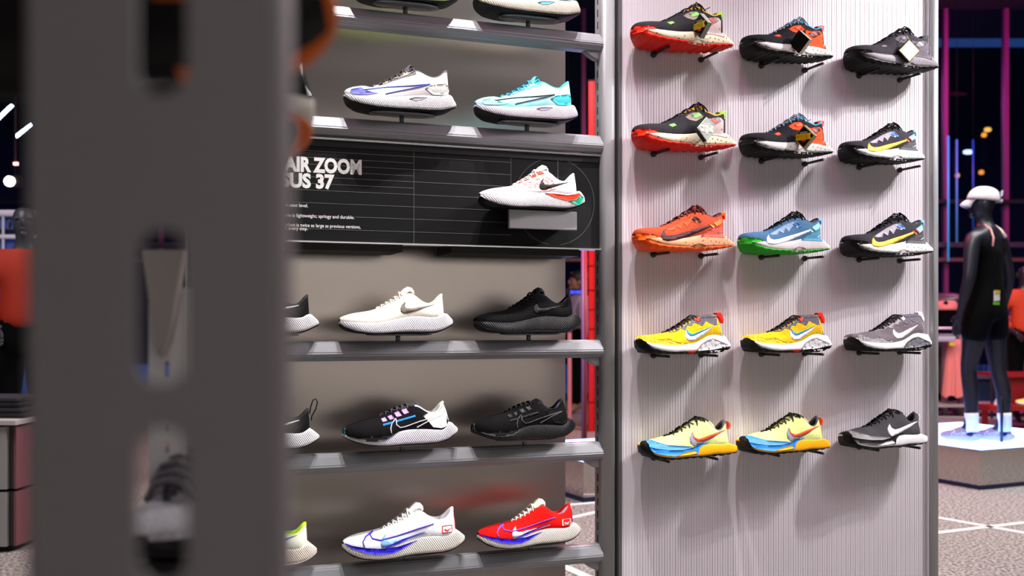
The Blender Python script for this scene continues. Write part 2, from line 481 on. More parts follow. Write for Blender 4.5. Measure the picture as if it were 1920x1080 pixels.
def make_shoe(fam, pose, label, mats, extra, group, name='running_shoe'):
    """mats: part -> material; extra: list of (part name, mesh, material[, label])"""
    t = thing(name, label, 'shoe', pose.M, group)
    for nm, me in fam.parts.items():
        m = mats.get(nm) or mats['upper']
        inst(nm, me, m, t)
    for e in extra:
        o = inst(e[0], e[1], e[2], t)
        if len(e) > 3: o['label'] = e[3]
    return t

ZT = (1160, 370, 4.8)
trail = Family('trail_shoe', ZT, wall_pose(1188, 1372, 2),
    R=[(137, 362), (150, 325), (180, 310), (250, 302), (330, 299), (405, 282), (440, 262), (480, 240), (540, 200), (600, 158), (650, 133), (700, 117), (740, 117), (760, 140), (766, 172)], th=405,
    E=[(405, 290), (480, 258), (560, 210), (640, 172), (700, 160), (760, 176), (810, 192), (850, 212), (890, 198), (938, 166)],
    B=[(138, 372), (235, 382), (390, 390), (500, 395), (600, 390), (700, 372), (760, 357), (830, 360), (955, 366)],
    tail=[(970, 376), (1000, 415), (1018, 438)],
    O=[(140, 376), (235, 384), (300, 420), (380, 445), (470, 462), (600, 470), (800, 472), (950, 465), (1015, 452)],
    G=[(138, 392), (165, 422), (220, 456), (290, 485), (340, 496), (430, 502), (600, 504), (750, 507), (850, 504), (950, 488), (1014, 460)], lug=.012, bow=True)
ZW = (1160, 560, 4.683)
wild = Family('ridge_shoe', ZW, wall_pose(1192, 1366, 3),
    R=[(155, 365), (165, 340), (200, 325), (300, 318), (400, 300), (450, 268), (510, 235), (560, 205), (620, 160), (660, 138), (690, 133), (720, 140), (747, 156)], th=400,
    E=[(400, 306), (480, 285), (540, 255), (580, 228), (640, 185), (700, 160), (745, 156), (800, 151), (850, 145), (868, 147)],
    B=[(160, 352), (250, 385), (330, 398), (420, 405), (520, 410), (600, 400), (680, 385), (740, 350), (790, 320), (840, 312), (880, 318), (925, 322)],
    tail=[(945, 330), (955, 370), (962, 415)],
    O=[(156, 372), (245, 392), (300, 435), (400, 458), (500, 468), (560, 462), (680, 460), (760, 455), (830, 445), (900, 432), (960, 418)],
    G=[(152, 388), (180, 410), (220, 458), (280, 482), (350, 490), (470, 490), (700, 488), (800, 486), (870, 482), (930, 465), (962, 432)], lug=.016)
ZK = (1160, 740, 4.683)
kiger = Family('stud_shoe', ZK, wall_pose(1199, 1378, 4),
    R=[(190, 420), (215, 395), (260, 388), (340, 372), (420, 352), (480, 318), (540, 272), (600, 235), (640, 205), (690, 192), (740, 187), (790, 200), (830, 235), (848, 265)], th=420,
    E=[(420, 360), (490, 340), (540, 315), (590, 282), (650, 250), (710, 215), (745, 200), (775, 215), (810, 250), (840, 285), (870, 300), (900, 290), (925, 250), (942, 206)],
    B=[(190, 418), (265, 462), (350, 478), (450, 488), (540, 488), (640, 468), (720, 430), (800, 415), (900, 418), (980, 408)],
    tail=[(1000, 420), (1017, 445)],
    O=[(196, 430), (265, 470), (300, 500), (340, 520), (430, 535), (500, 540), (600, 528), (690, 522), (760, 520), (850, 502), (950, 500), (1012, 482)],
    G=[(187, 440), (205, 480), (240, 515), (300, 545), (360, 558), (460, 562), (560, 556), (660, 545), (760, 537), (850, 530), (920, 522), (985, 510), (1014, 490)], lug=.012, bow=True)
ZP = (520, 500, 6.0)
peg = Family('road_shoe', ZP, rack_pose(635.5, 848, 2),
    R=[(693, 590), (705, 565), (760, 540), (850, 515), (950, 500), (1050, 485), (1110, 462), (1190, 415), (1280, 362), (1330, 325), (1375, 270), (1410, 230), (1460, 203), (1510, 215), (1545, 255), (1555, 300)], th=1110,
    E=[(1110, 472), (1200, 432), (1300, 380), (1380, 322), (1460, 292), (1510, 297), (1560, 332), (1620, 385), (1680, 410), (1740, 412), (1790, 385), (1830, 335), (1862, 300)],
    B=[(695, 605), (850, 612), (1000, 622), (1100, 622), (1200, 608), (1300, 585), (1400, 560), (1520, 542), (1640, 545), (1750, 556), (1830, 545), (1890, 512)],
    tail=[(1905, 510), (1930, 540), (1966, 605)],
    O=[(700, 630), (760, 668), (890, 712), (1060, 735), (1200, 735), (1330, 722), (1450, 716), (1600, 718), (1750, 718), (1850, 698), (1920, 662), (1966, 622)],
    G=[(697, 640), (730, 668), (800, 708), (880, 730), (1000, 747), (1150, 750), (1330, 744), (1600, 746), (1780, 740), (1870, 708), (1967, 640)])
ZF = (600, 90, 6.353)
fly = Family('racing_shoe', ZF, rack_pose(644, 854, 1),
    R=[(280, 545), (300, 505), (370, 480), (500, 465), (600, 458), (680, 438), (760, 408), (830, 372), (900, 335), (960, 295), (1010, 240), (1040, 205), (1075, 190), (1110, 225), (1140, 255)], th=620,
    E=[(620, 465), (760, 428), (880, 372), (1000, 320), (1080, 290), (1140, 268), (1200, 300), (1280, 345), (1350, 365), (1420, 345), (1480, 290), (1520, 268)],
    B=[(285, 560), (400, 565), (520, 572), (700, 580), (900, 582), (1100, 570), (1250, 560), (1400, 568), (1490, 572), (1555, 560)],
    tail=[(1570, 565), (1590, 620), (1612, 676)],
    O=[(285, 580), (360, 622), (500, 662), (700, 695), (900, 712), (1100, 722), (1300, 735), (1450, 738), (1560, 718), (1612, 688)],
    G=[(285, 592), (360, 640), (500, 685), (700, 722), (900, 742), (1100, 752), (1300, 762), (1450, 764), (1560, 742), (1612, 700)])
Z8 = (520, 710, 5.647)
peg8 = Family('padded_shoe', Z8, rack_pose(642, 857, 3),
    R=[(690, 560), (705, 510), (760, 485), (900, 435), (1000, 415), (1080, 388), (1160, 345), (1230, 308), (1300, 285), (1370, 265), (1400, 240), (1455, 212), (1510, 235), (1550, 290), (1555, 315)], th=1080,
    E=[(1080, 402), (1150, 370), (1260, 325), (1370, 300), (1420, 275), (1460, 270), (1520, 300), (1590, 350), (1660, 355), (1700, 330), (1740, 272), (1768, 237)],
    B=[(695, 580), (800, 600), (920, 608), (1040, 605), (1160, 585), (1260, 555), (1380, 528), (1500, 520), (1640, 525), (1760, 530), (1800, 500), (1830, 445)],
    tail=[(1842, 442), (1870, 480), (1900, 525)],
    O=[(705, 600), (780, 640), (900, 678), (1000, 692), (1100, 699), (1200, 697), (1350, 682), (1550, 674), (1700, 662), (1800, 632), (1860, 587), (1900, 540)],
    G=[(700, 602), (770, 648), (880, 688), (1000, 708), (1100, 714), (1250, 708), (1450, 694), (1650, 682), (1780, 658), (1860, 603), (1900, 546)])
# ------------------------------------------------------------------ display wall: rack, panel, sign
A = lambda px, y=0.0: rkp(px, 600, y).x
XPOST = A(1134)
XL = A(392)                                                   # hidden left end of the rack
def rk_thing(name, label, cat, base=(0, 0, 0), group=None, kind=None):
    return thing(name, label, cat, RK @ Matrix.Translation(base), group, kind)

M_bar = mat('#86868a', 0.38, 0.25, tex='noise', scale=1200, bump=0.1)
rack = rk_thing('shoe_rack', 'grey metal shoe rack with rounded cross bars and brushed back sheet', 'rack')
def post_part(x, hw, hd, z0=0.0, z1=3.0, y=0.0, m=None, name='post'):
    bm = bmesh.new(); add_box(bm, x - hw, x + hw, y - hd, y + hd, z0, z1)
    es = [e for e in bm.edges if abs(e.verts[0].co.z - e.verts[1].co.z) > 1]
    bmesh.ops.bevel(bm, geom=es, offset=hw * .62, segments=5, affect='EDGES', profile=0.5)
    return mesh_obj(name, bm_mesh(name, bm, False), m or M_metal, rack, True)
post_part(XPOST, .0235, .03)
post_part(XL - .03, .0235, .03)
for x, sg in ((XPOST - .0232, -1),):
    bm = bmesh.new()
    z = 0.3
    while z < 2.9:
        add_box(bm, x - .0006, x + .002, -.004, .002, z, z + .022); z += .036
    mesh_obj('post_slots', bm_mesh('post_slots', bm), M_black, rack, False)
BARPROF = [(.020, 0), (-.010, 0), (-.018, -.004), (-.030, -.030), (-.0305, -.036), (-.026, -.040), (-.024, -.047), (-.018, -.052), (.020, -.052)]
def bar_mesh():
    bm = bmesh.new(); x0, x1 = XL, XPOST - .018
    a = [bm.verts.new((x0, y, z)) for y, z in BARPROF]; b = [bm.verts.new((x1, y, z)) for y, z in BARPROF]
    n = len(a); bm.faces.new(a); bm.faces.new(b[::-1])
    for i in range(n): bm.faces.new((a[i], b[i], b[(i + 1) % n], a[(i + 1) % n]))
    es = [e for e in bm.edges if abs(e.verts[0].co.x - e.verts[1].co.x) > .1]
    bmesh.ops.bevel(bm, geom=es, offset=.003, segments=2, affect='EDGES')
    return bm_mesh('bar', bm, False)
bme = bar_mesh()
for i, z in enumerate(BARZ):
    b = mesh_obj('bar', bme, M_bar, rack, False); b.location.z = z
    g = prism('bracket', [(XPOST - .075, z - .05), (XPOST - .02, z - .05), (XPOST - .02, z - .078), (XPOST - .035, z - .076), (XPOST - .055, z - .066)], -.012, .012, M_metal, rack, .003)
# brushed back sheet
def brushed():
    m = bpy.data.materials.new('brushed_sheet'); m.use_nodes = True; nt = m.node_tree; b = nt.nodes['Principled BSDF']
    b.inputs['Base Color'].default_value = lin('#aaa39c'); b.inputs['Metallic'].default_value = .88; b.inputs['Roughness'].default_value = .28
    b.inputs['Anisotropic'].default_value = .95
    cx = nt.nodes.new('ShaderNodeCombineXYZ'); cx.inputs[0].default_value = math.cos(ANG); cx.inputs[1].default_value = math.sin(ANG)
    nt.links.new(cx.outputs[0], b.inputs['Tangent'])
    tc = nt.nodes.new('ShaderNodeTexCoord'); n = nt.nodes.new('ShaderNodeTexNoise'); n.inputs['Scale'].default_value = 700
    bp = nt.nodes.new('ShaderNodeBump'); bp.inputs['Strength'].default_value = .05; bp.inputs['Distance'].default_value = .002
    nt.links.new(tc.outputs['Object'], n.inputs[0]); nt.links.new(n.outputs['Fac'], bp.inputs['Height']); nt.links.new(bp.outputs[0], b.inputs['Normal'])
    return m
YB = .20
box('back_sheet', (XL - .05, A(1060, YB), YB, YB + .006, .05, 2.75), brushed(), rack)

# ribbed panel with pegs
panel = rk_thing('display_stand', 'white ribbed plastic display panel framed by grey tubes', 'display')
XA, XB = A(1163), A(1735)
def ribbed():
    pitch = .00925; v, f = [], []; x = XA; prof = []
    k = 0
    while x < XB:
        d = .0011 if k % 2 == 0 else .0007
        for fx, dy in ((0, 0), (.12, -d), (.52, -d), (.62, 0)): prof.append((min(x + fx * pitch, XB), dy))
        x += pitch; k += 1
    prof.append((XB, 0))
    n = len(prof)
    for z in (.05, 2.75): v += [(x, y, z) for x, y in prof]
    f = [(i, i + 1, n + i + 1, n + i) for i in range(n - 1)]
    v += [(XA, .012, .05), (XB, .012, .05), (XA, .012, 2.75), (XB, .012, 2.75)]; q = 2 * n
    f += [(q + 1, q, q + 2, q + 3), (0, n, q + 2, q), (n - 1, q + 1, q + 3, 2 * n - 1)]
    me = fromdata('sheet', v, f)
    for p in me.polygons: p.use_smooth = False
    return me
M_sheet = mat('#cdc6cc', .34, 0, spec=.55)
mesh_obj('ribbed_sheet', ribbed(), M_sheet, panel, None)
box('edge_strip', (XB, A(1740), -.012, .014, .02, 2.78), mat('#d8d8da', .4), panel, .002)
bm = bmesh.new(); xt = A(1749.5, -.012); add_tube(bm, [(xt, -.012, 0), (xt, -.012, 2.9)], .0165, 20)
mesh_obj('frame_tube', bm_mesh('frame_tube', bm, True), mat('#a5a6a8', .35, .4), panel, None)
box('edge_profile', (A(1155.5), XA, -.014, .016, .02, 2.78), mat('#5d5c5f', .45, .4), panel, .003)
box('edge_strip', (A(1151), A(1155.5), .02, .03, .02, 2.78), M_black, panel)  # black strip put in for the dark gap beside the post
M_peg = mat('#3a383a', .4, .5)
for r, z in enumerate(ROWZ):
    for px in (1224, 1313, 1426, 1507, 1609, 1685):
        x = A(px)
        p = tube('peg', [(x, .0, z), (x, -.095, z), (x, -.098, z)], .0042, M_peg, panel, 10)
        bm = bmesh.new(); add_tube(bm, [(x, -.0015, z), (x, -.004, z), (x, -.010, z), (x, -.013, z)], .008, 14, rads=[.0088, .0092, .0085, .006])
        mesh_obj('peg_collar', bm_mesh('peg_collar', bm, True), M_peg, p, None)

# oval plates under the rack shoes
M_plate = mat('#6a6c6f', .25, .3)
def plate_mesh():
    bm = bmesh.new(); n = 32; rings = []
    for s_, z in ((.0, -.0045), (.8, -.0045), (1.0, -.002), (1.0, 0), (.9, .001)):
        rings.append([bm.verts.new((s_ * .092 * math.copysign(abs(math.cos(t)) ** .7, math.cos(t)), s_ * .034 * math.copysign(abs(math.sin(t)) ** .8, math.sin(t)), z)) for t in [2 * math.pi * (k + .5) / n for k in range(n)]])
    for a, b in zip(rings[1:], rings[2:]):
        for k in range(n): bm.faces.new((a[k], a[(k + 1) % n], b[(k + 1) % n], b[k]))
    bm.faces.new(rings[1][::-1]); bm.faces.new(rings[-1])
    for v in rings[0]: bm.verts.remove(v)
    return bm_mesh('shoe_plate', bm, True)
PLM = plate_mesh()
def plate_for(pose, fx=.52):
    x = pose.a + pose.L * fx; z = pose.z0 - .0005
    o = inst('shoe_plate', PLM, M_plate, rack); o.location = (x, YR, z)
    tube('stem', [(0, .012, -.004), (0, .012, -PLATE - .001)], .0065, M_plate, o, 12)

# sign board in the gap of the third bar
ZS_T = (rkp(1110, 291).z + rkp(620, 263).z) / 2; ZS_B = (rkp(1110, 467).z + rkp(620, 459).z) / 2
YS = -.012
sign = rk_thing('sign_board', 'black sign board with white lettering and thin grid lines on the rack', 'sign')
XS1 = XPOST - .02
M_sign = mat('#101113', .6, tex='noise', scale=1500, bump=.08, spec=.2)
box('board', (XL, XS1, YS, YS + .012, ZS_B + .004, ZS_T - .004), M_sign, sign)
M_trim = mat('#b9babb', .25, .9)
box('edge_trim', (XL, XS1, YS - .010, YS + .03, ZS_T - .004, ZS_T + .001), M_trim, sign)
box('edge_trim', (XL, XS1, YS - .010, YS + .03, ZS_B, ZS_B + .004), M_trim, sign)
box('header_strip', (XL, XS1, YS - .003, YS, ZS_T - .022, ZS_T - .004), M_black, sign)
M_line = mat('#8a8b88', .5)
lx0, lx1, lx2 = XL + .02, A(776, YS), A(958, YS)
zl = [rkp(776, y, YS).z for y in (284, 294, 306, 318, 330, 341, 353, 365, 388, 411, 435)]
def gl(x0, x1, z0, z1): box('grid_line', (x0, x1, YS - .0006, YS, z0, z1), M_line, sign)
for i, z in enumerate(zl):
    gl(lx0, lx1, z - .00035, z + .00035)
    if i in (1, 3, 5, 7, 8, 9, 10): gl(lx1, lx2, z - .00035, z + .00035)
for x in (lx1, lx2): gl(x - .0003, x + .0003, ZS_B + .006 if x == lx1 else ZS_B + .1, ZS_T - .022)
gl(A(1046, YS) - .0005, A(1046, YS) + .0005, ZS_T - .08, ZS_T - .022)
c = rkp(1040, 378, YS); rad = .125
def arc(t0, t1, n=28):
    v, f = [], []
    for k in range(n + 1):
        t = t0 + (t1 - t0) * k / n
        v += [(c.x + r_ * math.cos(t), YS - .0006, c.z + r_ * math.sin(t)) for r_ in (rad, rad + .0006)]
    f = [(2 * k, 2 * k + 1, 2 * k + 3, 2 * k + 2) for k in range(n)]
    mesh_obj('circle_line', fromdata('circle_line', v, f), M_line, sign, None)
ta = math.asin(min(.99, (ZS_T - .022 - c.z) / rad)); tb_ = math.asin(max(-.99, (ZS_B + .006 - c.z) / rad))
arc(tb_, ta); arc(math.pi - ta, math.pi - tb_)
M_let = mat('#fbfaf8', .5)
def sign_text(nm, s, px_r, py_base, px_l, size_px, bold, ext=.0006):
    p = rkp(px_l, py_base, YS); q = rkp(px_r, py_base, YS); depth = 2.75
    me = text_mesh(nm, s, 1.0, bold, 1.0, .0, 1.0)
    xs = [v.co.x for v in me.vertices]; w0 = max(xs) - min(xs); x0 = min(xs)
    zs = [v.co.z for v in me.vertices]
    hz = rkp(px_l, py_base - size_px, YS).z - p.z
    cap = .70 + bold
    me.transform(Matrix.Translation((-x0, 0, 0)))
    me.transform(Matrix.Diagonal(((q.x - p.x) / w0, 1, hz / cap, 1)))
    o = mesh_obj(nm, me, M_let, sign, False); o.location = (p.x, YS - ext, p.z)
    return o
sign_text('headline_lettering', 'AIR ZOOM', 678, 319, 533, 28, .048)
sign_text('headline_lettering', 'SUS 37', 627, 349, 527, 27, .048)
sign_text('small_lettering', 'e next level.', 577.5, 387, 536, 6.4, .012)
sign_text('small_lettering', 'sole is lightweight, springy and durable.', 664, 406, 532, 6.4, .012)
sign_text('small_lettering', 'refoot is twice as large as previous versions,', 676, 424, 533, 6.4, .012)
sign_text('small_lettering', 'h every step.', 577, 430.5, 535, 6.4, .012)
for p0_, p1_ in ((430, 742), (832, 1066)):  # added black boxes imitate the dark reflection below the sign
    box('reflection_box', (A(p0_, .08), A(p1_, .08), YS + .013, .15, ZS_B - .018, ZS_T - .03), M_black, sign)
# small block shelf on the sign
bx0, bx1 = rkp(955, 392, YS - .09), rkp(1082, 432, YS - .09)
box('shelf_block', (bx0.x, bx1.x, YS - .09, YS - .078, bx1.z, bx0.z), mat('#9b9b9d', .4, .2, tex='noise', scale=1500, bump=.1), sign, .002)
box('shelf_arm', (bx0.x + .035, bx1.x - .01, YS - .078, YS, bx1.z + .012, bx0.z), M_black, sign)  # black colour carries the shadow beside the block

# ------------------------------------------------------------------ overlays traced on the shoes
def swoosh_small(f, x, y, s_, zoom=None, pose=None):
    return f.patch('small_logo', [(x, y), (x - .06 * s_, y + .2 * s_), (x + .1 * s_, y + .3 * s_), (x + .35 * s_, y + .2 * s_), (x + s_, y - .35 * s_), (x + .35 * s_, y + .05 * s_), (x + .12 * s_, y + .12 * s_)], zoom, pose, step=.012)
T_ = {}
T_['toe_rand'] = trail.patch('toe_rand', [(137, 345), (150, 326), (185, 322), (240, 327), (320, 336), (346, 347), (350, 362), (300, 364), (250, 370), (236, 384), (190, 384), (140, 384)])
T_['logo'] = trail.patch('logo', [(414, 290), (390, 320), (382, 358), (398, 383), (440, 393), (510, 385), (620, 355), (730, 308), (830, 262), (820, 250), (700, 286), (600, 313), (510, 340), (455, 346), (424, 335), (410, 312)])
T_['heel_counter'] = trail.patch('heel_counter', [(738, 352), (752, 330), (800, 295), (880, 266), (944, 228), (950, 290), (956, 362), (840, 356)])
T_['heel_strap'] = trail.patch('heel_strap', [(850, 224), (890, 203), (938, 172), (945, 224), (885, 262)])
T_['tab'] = trail.tab('pull_tab', [(885, 195), (935, 163), (950, 175), (946, 228), (936, 230), (938, 185), (890, 205)], .03)
T_['bar1'] = trail.patch('stripe', [(812, 240), (824, 236), (862, 268), (850, 276)], off=.006, step=.012)
T_['bar2'] = trail.patch('stripe', [(850, 230), (861, 224), (893, 250), (883, 258)], off=.006, step=.012)
T_['small'] = swoosh_small(trail, 892, 312, 52)
T_['eyestay'] = trail.patch('eyestay', [(420, 292), (480, 262), (560, 214), (640, 176), (700, 168), (745, 215), (700, 232), (655, 215), (615, 270), (585, 230), (560, 285), (520, 262), (500, 300), (455, 300)])
T_['recess'] = trail.patch('midsole_recess', [(628, 462), (680, 424), (720, 413), (770, 424), (815, 452), (850, 465)], off=.002)
T_['lace_loop'] = trail.patch('lace_loop', [(655, 205), (672, 180), (700, 182), (745, 220), (728, 228), (690, 205), (690, 225)], off=.006)
Z1 = (1160, 180, 6.0); P1 = wall_pose(1187, 1376, 1)
T_['g_heel'] = trail.patch('heel_panel', [(960, 240), (1040, 258), (1110, 240), (1192, 262), (1205, 350), (1222, 470), (1120, 446), (1000, 436), (960, 300)], Z1, P1)
T_['g_strap'] = trail.patch('heel_strap', [(990, 285), (1050, 272), (1110, 238), (1150, 290), (1060, 342)], Z1, P1, .006)
T_['g_bars'] = trail.patch('stripe', [(1035, 272), (1070, 262), (1120, 300), (1082, 314)], Z1, P1, .009, .012)
T_['g_tab'] = trail.tab('pull_tab', [(1100, 215), (1135, 225), (1140, 205), (1198, 212), (1190, 275), (1150, 285)], .028, Z1, P1)
T_['g_pads'] = trail.patch('eyestay_pad', [(812, 222), (900, 188), (938, 225), (860, 252)], Z1, P1, .006)
T_['g_pads2'] = trail.patch('eyestay_pad', [(560, 330), (625, 312), (650, 335), (610, 350)], Z1, P1, .006)
T_['g_ankle'] = trail.patch('ankle_panel', [(745, 235), (820, 190), (900, 180), (960, 235), (870, 285), (800, 270)], Z1, P1, .003)
T_['g_small'] = swoosh_small(trail, 1152, 372, 38, Z1, P1)
W_ = {}
W_['logo'] = wild.patch('logo', [(588, 265), (580, 320), (595, 355), (625, 373), (670, 365), (740, 322), (838, 238), (740, 278), (680, 308), (640, 320), (612, 308), (600, 290)])
W_['logo_line'] = wild.patch('logo_line', [(590, 270), (602, 306), (628, 330), (660, 326), (740, 286), (835, 240), (740, 272), (680, 299), (645, 310), (620, 302), (602, 278)], off=.006, step=.012)
W_['heel_counter'] = wild.patch('heel_counter', [(905, 224), (918, 280), (926, 330), (886, 320), (892, 290), (905, 260)])
W_['ankle'] = wild.patch('ankle_panel', [(690, 166), (745, 161), (868, 152), (885, 180), (903, 222), (850, 234), (800, 214), (766, 195), (738, 240), (664, 200)])
W_['eyestay'] = wild.patch('eyestay', [(420, 300), (500, 262), (560, 222), (640, 190), (670, 172), (695, 220), (660, 210), (640, 240), (606, 235), (585, 275), (545, 262), (510, 290)])
W_['lace_tab'] = wild.patch('lace_tab', [(665, 172), (695, 163), (718, 190), (690, 205)], off=.009, step=.012)
W_['tab'] = wild.tab('pull_tab', [(842, 127), (860, 120), (888, 123), (912, 185), (906, 222), (890, 190), (875, 158), (848, 148)], .03)
W_['heel_pod'] = wild.patch('heel_pod', [(690, 440), (720, 400), (780, 362), (830, 350), (900, 378), (952, 400), (957, 418), (900, 432), (830, 445), (700, 456)], off=.008)
W_['arch_patch'] = wild.patch('arch_patch', [(602, 462), (680, 460), (680, 484), (612, 486)], off=.004)
W_['toe_bumper'] = wild.patch('toe_bumper', [(152, 366), (165, 352), (200, 356), (240, 382), (265, 412), (300, 445), (250, 462), (200, 430), (160, 400)], off=.007)
W_['mud'] = wild.patch('mudguard', [(180, 335), (260, 330), (350, 360), (440, 352), (520, 385), (600, 392), (520, 410), (420, 405), (330, 398), (250, 384), (195, 355)], off=.003)
bm = bmesh.new()
rnd = random.Random(3)
for k in range(26):                                                 # studs on the heel pod
    px, py = rnd.uniform(700, 950), rnd.uniform(372, 470)
    if py < 455 - (px - 700) * .33: continue
    p = wild.hit(ZW[0] + px / ZW[2], ZW[1] + py / ZW[2], wild.pose, .006)
    bmesh.ops.create_icosphere(bm, subdivisions=1, radius=.010, matrix=Matrix.Translation(p))
W_['studs'] = bm_mesh('studs', bm, True)
K_ = {}
K_['toe_wrap'] = kiger.patch('toe_wrap', [(195, 414), (228, 393), (290, 401), (360, 425), (440, 445), (540, 450), (640, 456), (650, 464), (560, 486), (450, 488), (340, 477), (262, 458)])
K_['front_foam'] = kiger.patch('front_foam', [(255, 458), (340, 478), (450, 488), (560, 486), (650, 464), (722, 432), (790, 416), (735, 446), (706, 480), (700, 522), (620, 526), (500, 542), (430, 536), (340, 520), (300, 500), (278, 482)], off=.004)
K_['arch_foam'] = kiger.patch('arch_foam', [(500, 540), (590, 508), (660, 492), (692, 512), (620, 526)], off=.008)
K_['logo'] = kiger.patch('logo', [(646, 328), (622, 378), (627, 425), (660, 452), (720, 432), (830, 375), (952, 303), (830, 342), (740, 378), (695, 388), (662, 372)])
K_['logo_line'] = kiger.patch('logo_line', [(648, 332), (656, 378), (690, 412), (740, 406), (850, 358), (948, 306), (830, 342), (740, 378), (700, 388), (666, 376)], off=.006, step=.012)
K_['toe_bumper'] = kiger.patch('toe_bumper', [(188, 430), (205, 412), (242, 412), (266, 440), (278, 482), (310, 518), (260, 520), (206, 482)], off=.007)
K_['tab'] = kiger.tab('pull_tab', [(946, 214), (966, 224), (974, 250), (968, 276), (958, 290), (952, 270), (962, 250), (950, 236)], .022)
G_ = {}
G_['logo'] = peg.patch('logo', [(1442, 395), (1402, 430), (1385, 470), (1390, 505), (1420, 527), (1480, 522), (1600, 485), (1772, 427), (1600, 455), (1505, 470), (1452, 466), (1436, 440)])
ZH = (840, 270, 6.0)
_c = rkp(1018, 392, YS - .06)
PH = Pose(897.5, 1094, YS - .062, bx0.z + .002)
G_['s_logo'] = peg.patch('logo', [(1077, 385), (1040, 430), (1025, 470), (1030, 500), (1060, 520), (1110, 510), (1230, 472), (1366, 431), (1230, 448), (1130, 460), (1086, 455), (1070, 428)], ZH, PH)
for i, q in enumerate([[(990, 320), (1050, 306), (1080, 335), (1020, 350)], [(925, 352), (975, 340), (995, 365), (940, 382)], [(850, 398), (900, 382), (918, 400), (865, 414)], [(778, 428), (820, 412), (842, 430), (795, 446)]]):
    G_['s_pad%d' % i] = peg.patch('lace_pad', q, ZH, PH, .006, .014)
G_['s_wedge'] = peg.patch('heel_wedge', [(1085, 552), (1200, 560), (1350, 578), (1435, 565), (1462, 528), (1490, 575), (1440, 630), (1340, 638), (1200, 600)], ZH, PH, .005)
G_['s_clip'] = peg.patch('heel_clip', [(1360, 642), (1440, 630), (1490, 575), (1522, 602), (1508, 650), (1470, 686), (1420, 670)], ZH, PH, .005)
G_['s_mesh'] = peg.patch('mesh_panel', [(830, 462), (960, 405), (1060, 378), (1150, 378), (1190, 440), (1210, 500), (1090, 530), (900, 530)], ZH, PH, .0025)
G_['s_bumper'] = peg.patch('toe_bumper', [(346, 590), (362, 572), (395, 602), (470, 640), (560, 668), (580, 704), (480, 700), (395, 645)], ZH, PH, .006)
ZB = (520, 900, 5.3333); PB = rack_pose(642, 870, 4)
G_['b_front'] = peg.patch('midsole_front', [(655, 625), (760, 662), (900, 682), (1050, 687), (1200, 668), (1400, 602), (1330, 642), (1250, 692), (1150, 735), (1020, 747), (900, 736), (760, 692)], ZB, PB, .005)
G_['b_line1'] = peg.stroke('logo_line', [(955, 512), (928, 548), (950, 588), (1030, 605), (1200, 560), (1400, 490), (1562, 440)], 12, zoom=ZB, pose=PB, off=.006, step=.012)
G_['b_line2'] = peg.stroke('logo_line', [(955, 512), (885, 570), (857, 622), (872, 670)], 12, zoom=ZB, pose=PB, off=.006, step=.012)
G_['b_line3'] = peg.patch('logo_line', [(1085, 672), (1250, 592), (1478, 513), (1300, 590), (1160, 662)], ZB, PB, .007, .012)
G_['b_logo'] = peg.patch('logo', [(1086, 540), (1050, 580), (1035, 640), (1045, 674), (1100, 671), (1300, 590), (1502, 524), (1300, 570), (1125, 612), (1085, 602)], ZB, PB, .004)
G_['b_box'] = peg.patch('heel_badge', [(1645, 462), (1745, 447), (1748, 520), (1645, 532)], ZB, PB, .005, .014)
G_['b_boxi'] = peg.patch('heel_badge', [(1655, 468), (1737, 456), (1740, 514), (1655, 524)], ZB, PB, .007, .014)
G_['b_boxl'] = peg.patch('heel_badge_mark', [(1668, 490), (1700, 500), (1735, 478), (1705, 512), (1672, 512)], ZB, PB, .009, .012)
G_['b_heel'] = peg.patch('heel_stripe', [(1762, 330), (1772, 338), (1800, 465), (1790, 480), (1772, 405)], ZB, PB, .005, .014)
F_ = {}
F_['toe'] = fly.patch('toe_cap', [(372, 490), (490, 470), (530, 500), (600, 520), (690, 540), (560, 553), (400, 549), (360, 522)])
F_['line1'] = fly.stroke('logo_line', [(520, 500), (800, 470), (1050, 452), (1310, 430)], 8, step=.012, off=.006)
F_['line2'] = fly.stroke('logo_line', [(780, 547), (1000, 500), (1150, 468), (1310, 432)], 8, step=.012, off=.006)
F_['heel'] = fly.patch('heel_panel', [(1250, 482), (1330, 442), (1490, 428), (1545, 470), (1540, 520), (1480, 562), (1350, 556)])
F_['eyestay'] = fly.patch('eyestay', [(700, 452), (880, 382), (1000, 328), (1135, 275), (1150, 312), (1000, 352), (860, 400)])
for i, q in enumerate([[(975, 300), (1040, 286), (1056, 320), (985, 342)], [(865, 352), (925, 335), (937, 354), (870, 380)], [(750, 412), (810, 395), (816, 412), (755, 437)], [(640, 450), (700, 434), (702, 446), (645, 460)]]):
    F_['pad%d' % i] = fly.patch('lace_pad', q, off=.008, step=.014)
F_['recess'] = fly.patch('midsole_recess', [(1060, 605), (1130, 587), (1280, 590), (1200, 620), (1130, 627)], off=.003)
E_ = {}
E_['l1'] = peg8.stroke('logo_line', [(1255, 420), (1212, 480), (1200, 530), (1208, 580)], 9, off=.006, step=.012)
E_['l2'] = peg8.stroke('logo_line', [(1256, 424), (1262, 490), (1300, 520), (1350, 510), (1500, 455), (1742, 384)], 9, off=.006, step=.012)
E_['l3'] = peg8.stroke('logo_line', [(1480, 515), (1600, 450), (1740, 388)], 9, off=.006, step=.012)
for i, q in enumerate([[(1310, 332), (1365, 316), (1395, 362), (1345, 380)], [(1235, 364), (1285, 347), (1320, 395), (1265, 408)], [(1165, 402), (1210, 387), (1240, 425), (1195, 440)], [(1100, 428), (1140, 414), (1165, 450), (1115, 462)]]):
    E_['pad%d' % i] = peg8.patch('lace_pad', q, off=.006, step=.014)
E_['s1'] = peg8.stroke('stitch_band', [(1120, 494), (1225, 467)], 22, off=.006, step=.014)
